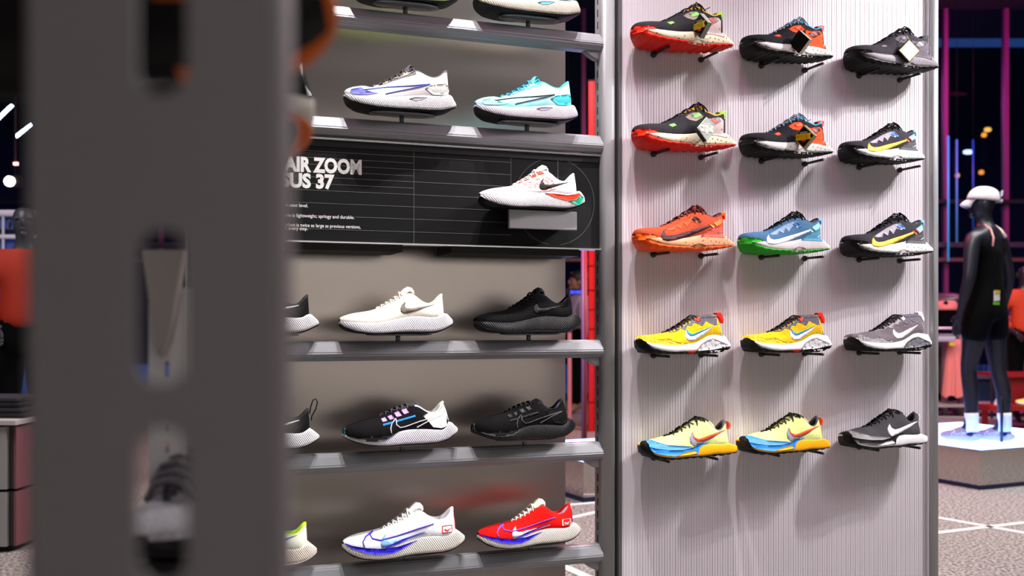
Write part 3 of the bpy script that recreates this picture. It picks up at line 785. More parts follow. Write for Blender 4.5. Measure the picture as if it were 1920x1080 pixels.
E_['s2'] = peg8.stroke('stitch_band', [(1262, 456), (1360, 428), (1462, 396)], 22, off=.006, step=.014)
E_['heel'] = peg8.patch('heel_panel', [(1542, 396), (1600, 362), (1690, 352), (1740, 290), (1768, 242), (1800, 330), (1822, 430), (1795, 500), (1740, 522), (1650, 512), (1600, 450)])
E_['front'] = peg8.patch('midsole_front', [(730, 602), (920, 612), (1040, 610), (1160, 590), (1300, 547), (1220, 612), (1150, 656), (1040, 673), (930, 666), (800, 632)], off=.005)
E_['toe'] = peg8.patch('toe_bumper', [(691, 545), (702, 508), (716, 560), (722, 604), (697, 585)], off=.005)

# ------------------------------------------------------------------ the shoes on the panel
GW = 'trail shoes on the ribbed panel'
def trail_shoe(pose, label, up, out, mid, col, lin_, tong, lace, rand, logo, heel, strap, bars, small, eye, loop, recess, tabc=None):
    return make_shoe(trail, pose, label, dict(upper=K(up), outsole=Pl(out), midsole=mid, collar=Pl(col, .8), lining=Pl(lin_, .8), tongue=K(tong), laces=Pl(lace, .7)),
        [('toe_rand', T_['toe_rand'], Pl(rand)), ('logo_mark', T_['logo'], Pl(logo, .5)), ('heel_counter', T_['heel_counter'], mat(heel, .7)),
         ('heel_strap', T_['heel_strap'], Pl(strap)), ('pull_tab', T_['tab'], Pl(tabc or strap)), ('stripe', T_['bar1'], Pl(bars)), ('stripe', T_['bar2'], Pl(bars)),
         ('logo_mark', T_['small'], Pl(small)), ('eyestay', T_['eyestay'], K(eye, .2)), ('lace_loop', T_['lace_loop'], Pl(loop)), ('midsole_recess', T_['recess'], recess)], GW)
def spk(h, d='#3a3030'): return mat(h, .6, tex='speck', scale=34, hex2=d)
trail_shoe(wall_pose(1188, 1372, 2), 'orange-red trail shoe with dark maroon logo and bright orange sole', '#b5492f', '#ff5a10', spk('#e89a72', '#7a4a34'), '#5c2a2a', '#4b2023', '#5a2426', '#7a2c1e', '#ff6416', '#3f1c22', '#c84a3a', '#ff5f22', '#ff9a4a', '#8f7f8a', '#c2532f', '#2a1216', Pl('#b9744f'))
trail_shoe(wall_pose(1387, 1551, 2), 'blue trail shoe with white logo and bright green sole', '#4a6f96', '#1fa01f', Rb('#d8d2d2'), '#33323a', '#2a2930', '#2e2d34', '#101014', '#22b022', '#dfe0ea', '#3f86a6', '#86c6ee', '#a8f0c8', '#e8e8f0', '#8fa6c4', '#1c5e9e', Pl('#b3aaaa'))
trail_shoe(wall_pose(1577, 1727, 1), 'grey trail shoe with yellow logo and blue heel tab, above the orange-yellow-logo twin', '#3a373e', '#060607', spk('#ece9ec', '#888888'), '#35343a', '#2a2a2e', '#36353b', '#111014', '#070708', '#f0cf4a', '#4b4a50', '#8ccdf2', '#ff6a4a', '#f4f4f6', '#b2abb8', '#3d84d8', Pl('#cfcbd2'))['label'] = 'grey trail shoe with yellow logo and light blue heel tab, second row from top'
trail_shoe(wall_pose(1581, 1742, 2), 'grey trail shoe with yellow logo and light blue heel tab, beside the green-soled shoe', '#3a373e', '#060607', spk('#ece9ec', '#888888'), '#35343a', '#2a2a2e', '#36353b', '#111014', '#070708', '#f0cf4a', '#4b4a50', '#8ccdf2', '#ff6a4a', '#f4f4f6', '#b2abb8', '#3d84d8', Pl('#cfcbd2'))
def gtx_shoe(pose, label, up, out, mid, col, lin_, tong, lace, rand, heel, strap, bars, tabc, pads, ankle, small):
    return make_shoe(trail, pose, label, dict(upper=K(up), outsole=Pl(out), midsole=mid, collar=Pl(col, .8), lining=Pl(lin_, .8), tongue=K(tong), laces=Pl(lace, .7)),
        [('toe_rand', T_['toe_rand'], Pl(rand)), ('ankle_panel', T_['g_ankle'], K(ankle, .15)), ('heel_panel', T_['g_heel'], K(heel, .15)), ('heel_strap', T_['g_strap'], Pl(strap)), ('stripe', T_['g_bars'], Pl(bars)),
         ('pull_tab', T_['g_tab'], Pl(tabc)), ('eyestay_pad', T_['g_pads'], Pl(pads)), ('eyestay_pad', T_['g_pads2'], Pl(pads)), ('logo_mark', T_['g_small'], Pl(small)),
         ('midsole_recess', T_['recess'], mid)], GW)
RC = dict(up='#2a282d', out='#e31c08', mid=spk('#ddcdb0', '#4a3c30'), col='#d89a1e', lin_='#c48a18', tong='#c98f1c', lace='#15120f', rand='#f02a10', heel='#b9a7a4', strap='#7c747c', bars='#e0503c', tabc='#86d868', pads='#7ecb5e', ankle='#8d7f7a', small='#4a4448')
OC = dict(up='#232228', out='#060607', mid=spk('#c9c7c4', '#4a4a4a'), col='#2a9cc8', lin_='#2694c0', tong='#2a9cc8', lace='#9db0b8', rand='#070a0c', heel='#f4562e', strap='#40202a', bars='#e8503c', tabc='#f0523a', pads='#f4562e', ankle='#f4562e', small='#7f8890')
g11 = gtx_shoe(wall_pose(1185, 1371, 0), 'dark trail shoe with red sole and mustard lining, top row', **RC)
g21 = gtx_shoe(wall_pose(1187, 1376, 1), 'dark trail shoe with red sole and mustard lining, second row from top', **RC)
g12 = gtx_shoe(wall_pose(1391, 1557, 0), 'black trail shoe with orange heel and blue lining, top row', **OC)
g22 = gtx_shoe(wall_pose(1390, 1557, 1), 'black trail shoe with orange heel and blue lining, second row from top', **OC)
g13 = gtx_shoe(wall_pose(1588, 1752, 0), 'all dark grey trail shoe with white-faced tag at top right of the panel', up='#37333a', out='#060607', mid=spk('#7a737c', '#555055'), col='#3b3a42', lin_='#2b2a30', tong='#45424a', lace='#18171a', rand='#0b0a0c', heel='#6a626c', strap='#5a535c', bars='#b8b0b8', tabc='#2a282c', pads='#6a646c', ankle='#655e68', small='#d8d4da')
# hang tags: folded diamond cards
def hang_tag(px, py, label, front, text, txtcol, edge, yaw, border='#d8b93a', y=-.135, hw=.036, rot=0.0):
    p = rkp(px, py, y)
    t = thing('hang_tag', label, 'tag', RK @ Matrix.Translation(p) @ Matrix.Rotation(math.radians(yaw), 4, 'Z') @ Matrix.Rotation(rot, 4, 'Y'), 'diamond hang tags on the trail shoes')
    s_ = hw
    dia = lambda q: [(-q, 0), (0, -q * 1.02), (q, 0), (0, q * 1.02)]
    prism('card', dia(s_), -.006, .010, Pl(edge, .4), t)
    prism('card_border', dia(s_ * .95), -.0068, -.006, Pl(border, .35), t)
    prism('card_face', dia(s_ * .88), -.0074, -.0068, Pl(front, .25), t)
    if text:
        me = text_mesh('lettering', 'GORE-TEX', s_ * .36, .004, 1.0); xs = [v.co.x for v in me.vertices]
        k = s_ * 1.42 / (max(xs) - min(xs))
        o = mesh_obj('lettering', me, Pl(txtcol, .4), t, False); o.scale = (k, 1, 1.15); o.location = (-(max(xs) + min(xs)) / 2 * k, -.0078, -s_ * .14)
        for w_, z_ in ((.34, .36), (.42, .24)): box('small_print', (-s_ * w_, s_ * w_, -.0079, -.0074, s_ * z_, s_ * (z_ + .055)), Pl(txtcol if front != '#0d0d0d' else '#cfcfcf'), t)
        box('emblem', (-s_ * .16, s_ * .2, -.0079, -.0074, -s_ * .44, -s_ * .28), Pl('#c8202a' if front[1] == '0' else '#b9c0b8'), t)
    tube('string', [(0, .0, s_ * .9), (0, .012, s_ * 1.35), (.004, .03, s_ * 1.6)], .0012, Pl('#202020'), t, 5)
    return t
hang_tag(1315, 48.5, 'black diamond tag with gold lettering on the top red-soled shoe', '#0c0c0e', True, '#b8a02a', '#8e9088', -80, '#1a1a1a')
hang_tag(1322, 242, 'silver-faced diamond tag on the second-row red-soled shoe', '#a9b0a8', True, '#d9dcd0', '#0b0b0c', 8, '#cdd4cc')
hang_tag(1500, 79, 'plain black diamond tag on the top black and orange shoe', '#070708', False, '', '#a79f92', -66, '#090909')
hang_tag(1509, 257, 'black diamond tag with bright yellow lettering on the orange-heeled shoe', '#0d0d0d', True, '#f2d21a', '#9a917c', -64)
hang_tag(1703, 96, 'bright white diamond tag on the dark grey shoe at top right', '#f2f2f6', False, '', '#121214', -15, '#c9b23a')

def wild_shoe(pose, label, up, mid, col, lin_, tong, lace, logo, line, heel, ankle, eye, ltab, tab, pod, arch, mud):
    ex = [('toe_bumper', W_['toe_bumper'], Pl('#0c0c0e')), ('logo_mark', W_['logo'], Pl(logo)), ('heel_counter', W_['heel_counter'], Pl(heel, .7)), ('ankle_panel', W_['ankle'], K(ankle, .15)), ('eyestay', W_['eyestay'], Pl(eye, .6)),
          ('lace_tab', W_['lace_tab'], Pl(ltab)), ('pull_tab', W_['tab'], Pl(tab)), ('heel_pod', W_['heel_pod'], mat(pod, .5, tex='noise', scale=30, bump=.5)), ('heel_studs', W_['studs'], Pl(pod)), ('arch_patch', W_['arch_patch'], Pl(arch)), ('mudguard', W_['mud'], mat(mud, .6, tex='knit', scale=60, bump=.4))]
    if line: ex.append(('logo_line', W_['logo_line'], Pl(line)))
    return make_shoe(wild, pose, label, dict(upper=K(up, .45), outsole=Pl('#060607'), midsole=Pl(mid), collar=Pl(col, .8), lining=Pl(lin_, .8), tongue=K(tong), laces=Pl(lace, .7)), ex, GW)
YEL = dict(up='#f2c21e', mid='#f0f0f4', col='#5b5862', lin_='#4a4850', tong='#55525c', lace='#17171c', logo='#f2f2f6', line='#1f86c0', heel='#6a6470', ankle='#5d5963', eye='#66636c', ltab='#f2341e', tab='#f5281e', pod='#d4d2d8', arch='#e22a1a', mud='#efbf1a')
wild_shoe(wall_pose(1192, 1366, 3), 'yellow trail shoe with white logo and red heel loop, left of its twin', **YEL)
wild_shoe(wall_pose(1393, 1554, 3), 'yellow trail shoe with white logo and red heel loop, beside the grey shoe', **YEL)
wild_shoe(wall_pose(1588, 1740, 3), 'grey mesh trail shoe with white logo, white heel loop and studded sole', up='#7d7379', mid='#f0f0f4', col='#6a6472', lin_='#5a5562', tong='#6d6874', lace='#1a191d', logo='#f6f6f8', line=None, heel='#8a8288', ankle='#6f6876', eye='#a9a4a9', ltab='#d0ccd0', tab='#eceaf0', pod='#77797e', arch='#151517', mud='#9b979a')
def kig_shoe(pose, label, up, mid, col, lin_, tong, lace, toe, foam, logo, line, tab):
    ex = [('toe_wrap', K_['toe_wrap'], mat(toe, .5, tex='noise', scale=25, bump=.3)), ('front_foam', K_['front_foam'], Pl(mid)), ('arch_foam', K_['arch_foam'], Pl(foam)), ('logo_mark', K_['logo'], Pl(logo)), ('toe_bumper', K_['toe_bumper'], Pl('#0b0b0d')), ('pull_tab', K_['tab'], Pl(tab))]
    if line: ex.append(('logo_line', K_['logo_line'], Pl(line)))
    return make_shoe(kiger, pose, label, dict(upper=K(up, .15), outsole=Pl('#060607'), midsole=Pl(foam), collar=Pl(col, .8), lining=Pl(lin_, .8), tongue=K(tong), laces=Pl(lace, .7)), ex, GW)
LIM = dict(up='#dfe894', mid='#2f86dc', col='#55565c', lin_='#2c2628', tong='#d8dd9a', lace='#1d1a10', toe='#3c8fe0', foam='#ffb414', logo='#8f8d94', line='#f0502c', tab='#ee5038')
kig_shoe(wall_pose(1199, 1378, 4), 'pale lime trail shoe with blue sole and orange heel, left of its twin', **LIM)
kig_shoe(wall_pose(1385, 1551, 4), 'pale lime trail shoe with blue sole and orange heel, beside the black and white shoe', **LIM)
kig_shoe(wall_pose(1578, 1732, 4), 'black and grey trail shoe with large white logo at bottom right of the panel', up='#4a484c', mid='#1b1b1e', col='#3a383c', lin_='#1f1d20', tong='#5a585c', lace='#121214', toe='#8d8b8e', foam='#f2f0f4', logo='#f8f8fa', line=None, tab='#e9e7ec')

# ------------------------------------------------------------------ the shoes on the rack
GR = 'running shoes on the grey rack'
def fly_shoe(pose, label, up, mid, out, col, tong, lace, toe, line, heel, eye, pads, recess, var=.2, hex2=None):
    um = mat(up, .6, tex='noise', scale=5, bump=.1, var=var, hex2=hex2)
    ex = [('toe_cap', F_['toe'], Pl(toe)), ('logo_line', F_['line1'], Pl(line)), ('logo_line', F_['line2'], Pl(line)), ('heel_panel', F_['heel'], K(heel, .1)), ('eyestay', F_['eyestay'], Pl(eye)), ('midsole_recess', F_['recess'], Pl(recess))]
    ex += [('lace_pad', F_['pad%d' % i], Pl(pads)) for i in range(4)]
    plate_for(pose)
    return make_shoe(fly, pose, label, dict(upper=um, outsole=Pl(out), midsole=Rb(mid), collar=Pl(col, .8), lining=Pl(col, .8), tongue=K(tong), laces=Pl(lace, .7)), ex, GR)
fly_shoe(rack_pose(644, 854, 1), 'white running shoe with lilac toe and grey collar on the second shelf', '#e6e4e4', '#f0eef2', '#0c0b0d', '#5f5962', '#6a646c', '#4a464c', '#6b6fd8', '#3a55c8', '#cfd0cc', '#6d6870', '#f4e2a8', '#8a8290')
fly_shoe(rack_pose(889.5, 1081, 1), 'turquoise running shoe with black outline logo on the second shelf', '#5fd0dc', '#dcd4e0', '#0b0b0d', '#3fb9c6', '#63c9d4', '#35a8c8', '#8fd8dc', '#10222c', '#4cc6cf', '#6cd2dc', '#bfeef2', '#8a7f92', .5, '#d4eef6')
lp = rack_pose(655, 857, 0); bp_ = rack_pose(888, 1086, 0)
fly_shoe(lp, 'lime green running shoe with black outsole on the top shelf', '#d8e86a', '#b4e01a', '#0b0c0a', '#8fbf18', '#c8dc50', '#e8e8e0', '#f0f0e8', '#303020', '#dfe8c0', '#b4d830', '#f0f0e8', '#6f9a10')
fly_shoe(bp_, 'cream and light blue running shoe on the top shelf', '#a8d4e6', '#e6dcc8', '#101214', '#bcd8e4', '#cfe2ea', '#e8e8e0', '#62b4dc', '#2a4a60', '#e8e0d0', '#9cc8dc', '#f0f0e8', '#58a8c8')
def peg_shoe(pose, label, up, mid, out, col, lin_, tong, lace, ex, var=.12, plate=True):
    if plate: plate_for(pose)
    return make_shoe(peg, pose, label, dict(upper=K(up, var), outsole=Pl(out), midsole=Rb(mid), collar=Pl(col, .8), lining=Pl(lin_, .8), tongue=Pl(tong, .7), laces=Pl(lace, .7)), ex, GR)
peg_shoe(PH, 'white running shoe with red lace tabs and green heel clip on the sign block', '#eceaec', '#f2f0f6', '#0d0d0f', '#e9e7e8', '#f0eef0', '#f2f0f2', '#f2f0f0',
    [('mesh_panel', G_['s_mesh'], mat('#e9d6d4', .7, tex='knit', scale=45, bump=.3, var=.5, hex2='#d88a80')), ('logo_mark', G_['s_logo'], Pl('#26181c')), ('heel_wedge', G_['s_wedge'], Pl('#f23a1a')), ('heel_clip', G_['s_clip'], Pl('#20b088')), ('toe_bumper', G_['s_bumper'], Pl('#0c0c0e'))]
    + [('lace_pad', G_['s_pad%d' % i], Pl('#f0472a')) for i in range(4)], plate=False)
peg_shoe(rack_pose(635.5, 848, 2), 'cream running shoe with taupe logo', '#ebe6d8', '#eeeaf4', '#0d0c0e', '#e6e0d0', '#e9e4d6', '#efe9da', '#efe9da', [('logo_mark', G_['logo'], Pl('#7a7066'))])
peg_shoe(rack_pose(889, 1087, 2), 'plain black running shoe with glossy laces on the middle shelf', '#0a090a', '#0e0e11', '#050505', '#09080a', '#b9b4c0', '#0b0a0b', '#070707', [('logo_mark', G_['logo'], Pl('#141316'))])
def bcol(pose, label, up, line, logo, line3, badge, badgei, mark, heel, tong, lace, lin_):
    return peg_shoe(pose, label, up, '#e9e4da', '#171415', up, lin_, tong, lace, [('midsole_front', G_['b_front'], Pl('#2418c0')), ('logo_line', G_['b_line1'], Pl(line)), ('logo_line', G_['b_line2'], Pl(line)), ('logo_line', G_['b_line3'], Pl(line3)), ('logo_mark', G_['b_logo'], Pl(logo)),
        ('heel_badge', G_['b_box'], Pl(badge)), ('badge_field', G_['b_boxi'], Pl(badgei)), ('badge_mark', G_['b_boxl'], Pl(mark)), ('heel_stripe', G_['b_heel'], Pl(heel))])
bcol(PB, 'white running shoe with purple and light blue logos on blue-fronted sole', '#e9e7ea', '#4a34c8', '#7fb4ea', '#3a20c0', '#c83a3a', '#ecebee', '#b81e28', '#e0281e', '#eeecec', '#efede8', '#f0eef2')
bcol(rack_pose(896, 1086, 4), 'red running shoe with white laces and purple outline logo', '#e3140e', '#7a4ac8', '#f0eef2', '#3a20c0', '#f0e8ee', '#d41414', '#f4f0f4', '#2a3aa8', '#e8e2c8', '#efece4', '#e8e0ea')
def p8_shoe(pose, label, up, mid, out, col, lin_, tong, lace, line, pads, band, heel, front, toe):
    ex = [('logo_line', E_['l%d' % i], Pl(line)) for i in (1, 2, 3)] + [('midsole_front', E_['front'], Pl(front)), ('heel_panel', E_['heel'], K(heel, .1)), ('toe_bumper', E_['toe'], Pl(toe))]
    ex += [('lace_pad', E_['pad%d' % i], Pl(pads)) for i in range(4)]
    ex += [('stitch_band', E_['s%d' % i], Pl(band)) for i in (1, 2)]
    plate_for(pose)
    return make_shoe(peg8, pose, label, dict(upper=K(up), outsole=Pl(out), midsole=Rb(mid), collar=Pl(col, .8), lining=Pl(lin_, .8), tongue=K(tong), laces=Pl(lace, .7)), ex, GR)
p8_shoe(rack_pose(642, 857, 3), 'black and white running shoe with pink lace tabs and blue stitching', '#151316', '#e2dcea', '#101013', '#e8e8e0', '#e6e6de', '#4a484c', '#4d4a4c', '#dedcdc', '#d89ae0', '#1684c8', '#deded8', '#060607', '#1a8a9a')
p8_shoe(rack_pose(884, 1077, 3), 'all black running shoe with thin grey outline logo on the fourth shelf', '#0d0b0c', '#0a0a0c', '#050505', '#0b0a0b', '#8f8cae', '#0d0b0d', '#080708', '#4a474c', '#100e10', '#161416', '#0b0a0b', '#08080a', '#5c5a62')
# the left column, half hidden behind the near post
peg_shoe(rack_pose(0, 597.5, 2, L=.30), 'black running shoe with white sole and logo, partly hidden by the near post', '#131213', '#efedf2', '#0d0c0e', '#2c2b2e', '#dedce0', '#2a292c', '#e8e8ea', [('logo_mark', G_['logo'], Pl('#eeeef0'))])
k5 = peg_shoe(rack_pose(0, 598.5, 3, L=.30), 'black running shoe with thin heel loop and white sole', '#111112', '#ecebf0', '#0d0c0e', '#232224', '#c9c5d0', '#2a292c', '#202022', [('logo_mark', G_['logo'], Pl('#eeeef0'))])
tube('heel_loop', [(.915, 0, .30), (.925, 0, .36), (.945, 0, .42), (.97, 0, .43), (.985, 0, .40), (.97, 0, .34), (.935, 0, .28), (.93, 0, .24)], .006, Pl('#141415'), k5, 8)
peg_shoe(rack_pose(0, 594, 4, L=.30), 'lime and white running shoe with purple stripe and pale foam sole', '#e8ecd8', '#e9dccb', '#dccfd8', '#c4ee1e', '#b4dc20', '#e8eee0', '#f0f0ea', [('logo_mark', G_['logo'], Pl('#5a3cc0')), ('midsole_front', G_['b_front'], Pl('#7a5ad8'))])
fly_shoe(rack_pose(0, 584, 1, L=.30), 'white-soled running shoe partly hidden on the second shelf', '#e6e4e4', '#f0eef2', '#0c0b0d', '#8a8690', '#8a868c', '#4a464c', '#dcdce0', '#3a55c8', '#cfd0cc', '#6d6870', '#f4e2a8', '#8a8290')
# ------------------------------------------------------------------ room shell
def carpet():
    m = bpy.data.materials.new('carpet'); m.use_nodes = True; nt = m.node_tree; b = nt.nodes['Principled BSDF']
    tc = nt.nodes.new('ShaderNodeTexCoord'); n = nt.nodes.new('ShaderNodeTexNoise'); n.inputs['Scale'].default_value = 60; n.inputs['Detail'].default_value = 6
    cr = nt.nodes.new('ShaderNodeValToRGB'); cr.color_ramp.elements[0].position = .38; cr.color_ramp.elements[0].color = lin('#4c4644'); cr.color_ramp.elements[1].position = .62; cr.color_ramp.elements[1].color = lin('#aaa29e')
    nt.links.new(tc.outputs['Object'], n.inputs[0]); nt.links.new(n.outputs['Fac'], cr.inputs[0]); nt.links.new(cr.outputs[0], b.inputs['Base Color']); b.inputs['Roughness'].default_value = .95
    return m
floor = struct(box('floor', (-9, 11, -6, 16, -.1, 0), carpet()))
M_dark = mat('#0d0c10', .8)
struct(box('ceiling', (-9, 11, -6, 16, 5.6, 5.7), M_dark))
struct(box('wall_left', (-9.1, -9, -6, 16, 0, 5.6), mat('#14131a', .8)))
struct(box('wall_right', (11, 11.1, -6, 16, 0, 5.6), mat('#2a1a26', .8)))
struct(box('wall_back', (-9, 11, -6.1, -6, 0, 2.7), mat('#cfcac6', .8)))
struct(box('dark_wall_band_1', (-9, 11, -6.12, -5.98, 2.7, 5.6), mat('#2c2a2c', .8)))  # unseen upper wall, added dark for the sheet's upper reflections
def fl(px, py):                                      # pixel -> floor point
    r = ray(px, py); return CAM + r * (CAMZ / -r.z)
M_tape = mat('#ded9d4', .8)
def floor_line(p, q, w_=.035, ea=0.0, eb=0.0):
    a, b = fl(*p), fl(*q); d = (b - a).normalized(); a = a - d * ea; b = b + d * eb; n = Vector((-d.y, d.x, 0)) * w_ / 2
    bm = bmesh.new(); vs = [bm.verts.new((v.x, v.y, z)) for z in (.0, .004) for v in (a - n, b - n, b + n, a + n)]
    for f in ((4, 5, 6, 7), (0, 1, 5, 4), (1, 2, 6, 5), (2, 3, 7, 6), (3, 0, 4, 7)): bm.faces.new([vs[i] for i in f])
    mesh_obj('tape_line', bm_mesh('tape_line', bm), M_tape, floor, False)
floor_line((1757, 971), (1920, 1000), .045, .25, 1.5)
floor_line((1757, 1000), (1920, 981), .045, .25, 1.5)
floor_line((1061, 908), (1093, 917), .045, 2.0, .2)
floor_line((1072, 947), (1118, 943), .045, 1.0, .6)
floor_line((1077, 970), (1118, 961), .045, 1.0, .6)
floor_line((1061, 1065), (1095, 1080), .05, 1.0, .4)
floor_line((1074, 800), (1118, 806), .06, .6, .6)
floor_line((1760, 810), (1920, 812), .05, .6, 1.0)
floor_line((1760, 781), (1920, 785), .05, .6, 1.0)

# window wall with mullions, night outside
YWIN = 14.5
win = struct(thing('window_1', None, None, Matrix.Translation((0, 0, 0))))
def glass():
    m = bpy.data.materials.new('window_glass'); m.use_nodes = True; nt = m.node_tree; nt.nodes.clear()
    o = nt.nodes.new('ShaderNodeOutputMaterial'); mx = nt.nodes.new('ShaderNodeMixShader'); t = nt.nodes.new('ShaderNodeBsdfTransparent'); g = nt.nodes.new('ShaderNodeBsdfGlossy')
    t.inputs[0].default_value = (.55, .62, .8, 1); g.inputs['Roughness'].default_value = .02; g.inputs[0].default_value = (.8, .8, .9, 1); mx.inputs[0].default_value = .07
    nt.links.new(t.outputs[0], mx.inputs[1]); nt.links.new(g.outputs[0], mx.inputs[2]); nt.links.new(mx.outputs[0], o.inputs[0]); return m
M_glass = glass(); M_mull_pinklit = mat('#7a3868', .45, .3); M_rail = mat('#4c4650', .4, .5)  # mullion colour has the pink light painted in
xm0 = (1772 - HX) / F * YWIN; sp = (1885 - 1772) / F * YWIN
ks = list(range(-19, 7))
for k in ks:
    x = xm0 + k * sp
    box('mullion', (x - .03, x + .03, YWIN - .05, YWIN + .05, 0, 5.6), M_mull_pinklit, win)
    bm = bmesh.new(); add_box(bm, x + .03, x + sp - .03, YWIN + .0, YWIN + .01, 0, 5.6); mesh_obj('pane', bm_mesh('pane', bm), M_glass, win, False)
for py, h, m in ((378, .05, M_black), (459, .07, M_rail), (487, .05, mat('#5a4038', .5))):
    z = CAMZ + (HY - py) / F * (YWIN - .1)
    box('transom', (xm0 + ks[0] * sp, 10.9, YWIN - .14, YWIN - .06, z - h / 2, z + h / 2), m, win)
# night street beyond
bld = thing('street_building', 'dark building with a low canopy beyond the shop windows', 'building', Matrix.Translation((4, 26, 0)))
box('canopy', (-30, 12, -1, 0, 5.9, 7.9), mat('#030304', .9), bld)
box('reflection_block', (-30, 12, .5, 1.0, 0, 6.2), mat('#241030', .9), bld)  # purple colour stands in for interior reflections in the glass
box('roof_edge', (-30, 12, 1.2, 1.45, 9.1, 9.3), mat('#0a1020', .9), bld)
for k, (px, py, c, w_) in enumerate(((1815, 286, '#f4f8ff', .1), (1852, 244, '#ffb040', .07), (1845, 254, '#ff9a20', .05), (1840, 324, '#ff8a30', .05), (1795, 330, '#ff9030', .04))):  # added glowing dots stand in for lights reflected in the window
    p = at(px, py, 20.0); bm = bmesh.new()
    bmesh.ops.create_uvsphere(bm, u_segments=12, v_segments=8, radius=1); 
    for v in bm.verts: v.co = (v.co.x * w_, v.co.y * .05, v.co.z * .035 + (.02 if v.co.z > .2 else 0))
    o = mesh_obj('reflected_light_dot', bm_mesh('reflected_light_dot', bm, True), mat(c, .5, emit=4.0), None, None); o.location = p
    pole = tube('dot_pole', [(0, .03, 0), (0, .08, -.1), (0, .08, -p.z)], .015, M_black, o, 6)
    tag(o, ('white glowing dot standing in for a light reflected in the shop window', 'amber dot standing in for a light reflected high in the shop window', 'orange reflected-light dot just below the high amber one', 'small orange reflected-light dot behind the window near the white cap', 'tiny orange reflected-light dot behind the window left of the cap')[k], 'lamp')
sg_ = thing('neon_sign', 'dim red oval sign seen through the upper window', 'sign', Matrix.Translation(at(1795, 176, 19)))
bm = bmesh.new(); bmesh.ops.create_uvsphere(bm, u_segments=16, v_segments=8, radius=1)
for v in bm.verts: v.co = (v.co.x * .19, v.co.y * .03, v.co.z * .035)
mesh_obj('sign_face', bm_mesh('sign_face', bm, True), mat('#8a1420', .6, emit=.25), sg_, None); tube('sign_post', [(0, .03, 0), (0, .06, -sg_.location.z)], .015, M_black, sg_, 6)
for px, c, e, y0, y1 in ((1778, '#3a9ad8', .5, 255, 490), (1794, '#4a86c8', .25, 262, 455), (1824.5, '#1c4a9a', .2, 262, 430)):
    a, b = at(px, y0, 14.2), at(px, y1, 14.2)
    o = tube('light_rod', [a, b], .014, mat(c, .4, emit=e), None, 8)
    tube('hanging_wire', [a, (a.x, a.y, 5.6)], .003, M_black, o, 5)
    tag(o, {1778: 'cyan light rod beside the left pink-lit mullion', 1794: 'pale blue thin light rod behind the cap brim', 1824.5: 'deep blue thin light rod behind the white cap'}[px], 'light')

# ------------------------------------------------------------------ mirrored plinths with lit tops
M_mirror = mat('#b9b4b0', .06, 1.0)
def plinth(corner_px, corner_py, ang, sx, sy, h, label):
    c = fl(corner_px, corner_py)
    t = thing('plinth', label, 'plinth', Matrix.Translation((c.x, c.y, 0)) @ Matrix.Rotation(ang, 4, 'Z'), 'mirrored plinths')
    box('kick_base', (.0, sx, 0, sy, 0, .03), mat('#0a1540', .4), t)
    box('mirror_body', (.0, sx, 0, sy, .03, h - .02), M_mirror, t)
    box('lit_top', (-.005, sx + .005, -.005, sy + .005, h - .02, h), mat('#7fa4ff', .5, emit=9.0), t)
    return t
plinth(1838, 919, math.radians(25), 1.25, 1.25, .29, 'mirrored plinth with glowing top under the mannequin in the white cap')
plinth(1094, 942, math.radians(25), .9, .9, .275, 'mirrored plinth with glowing top behind the rack post')

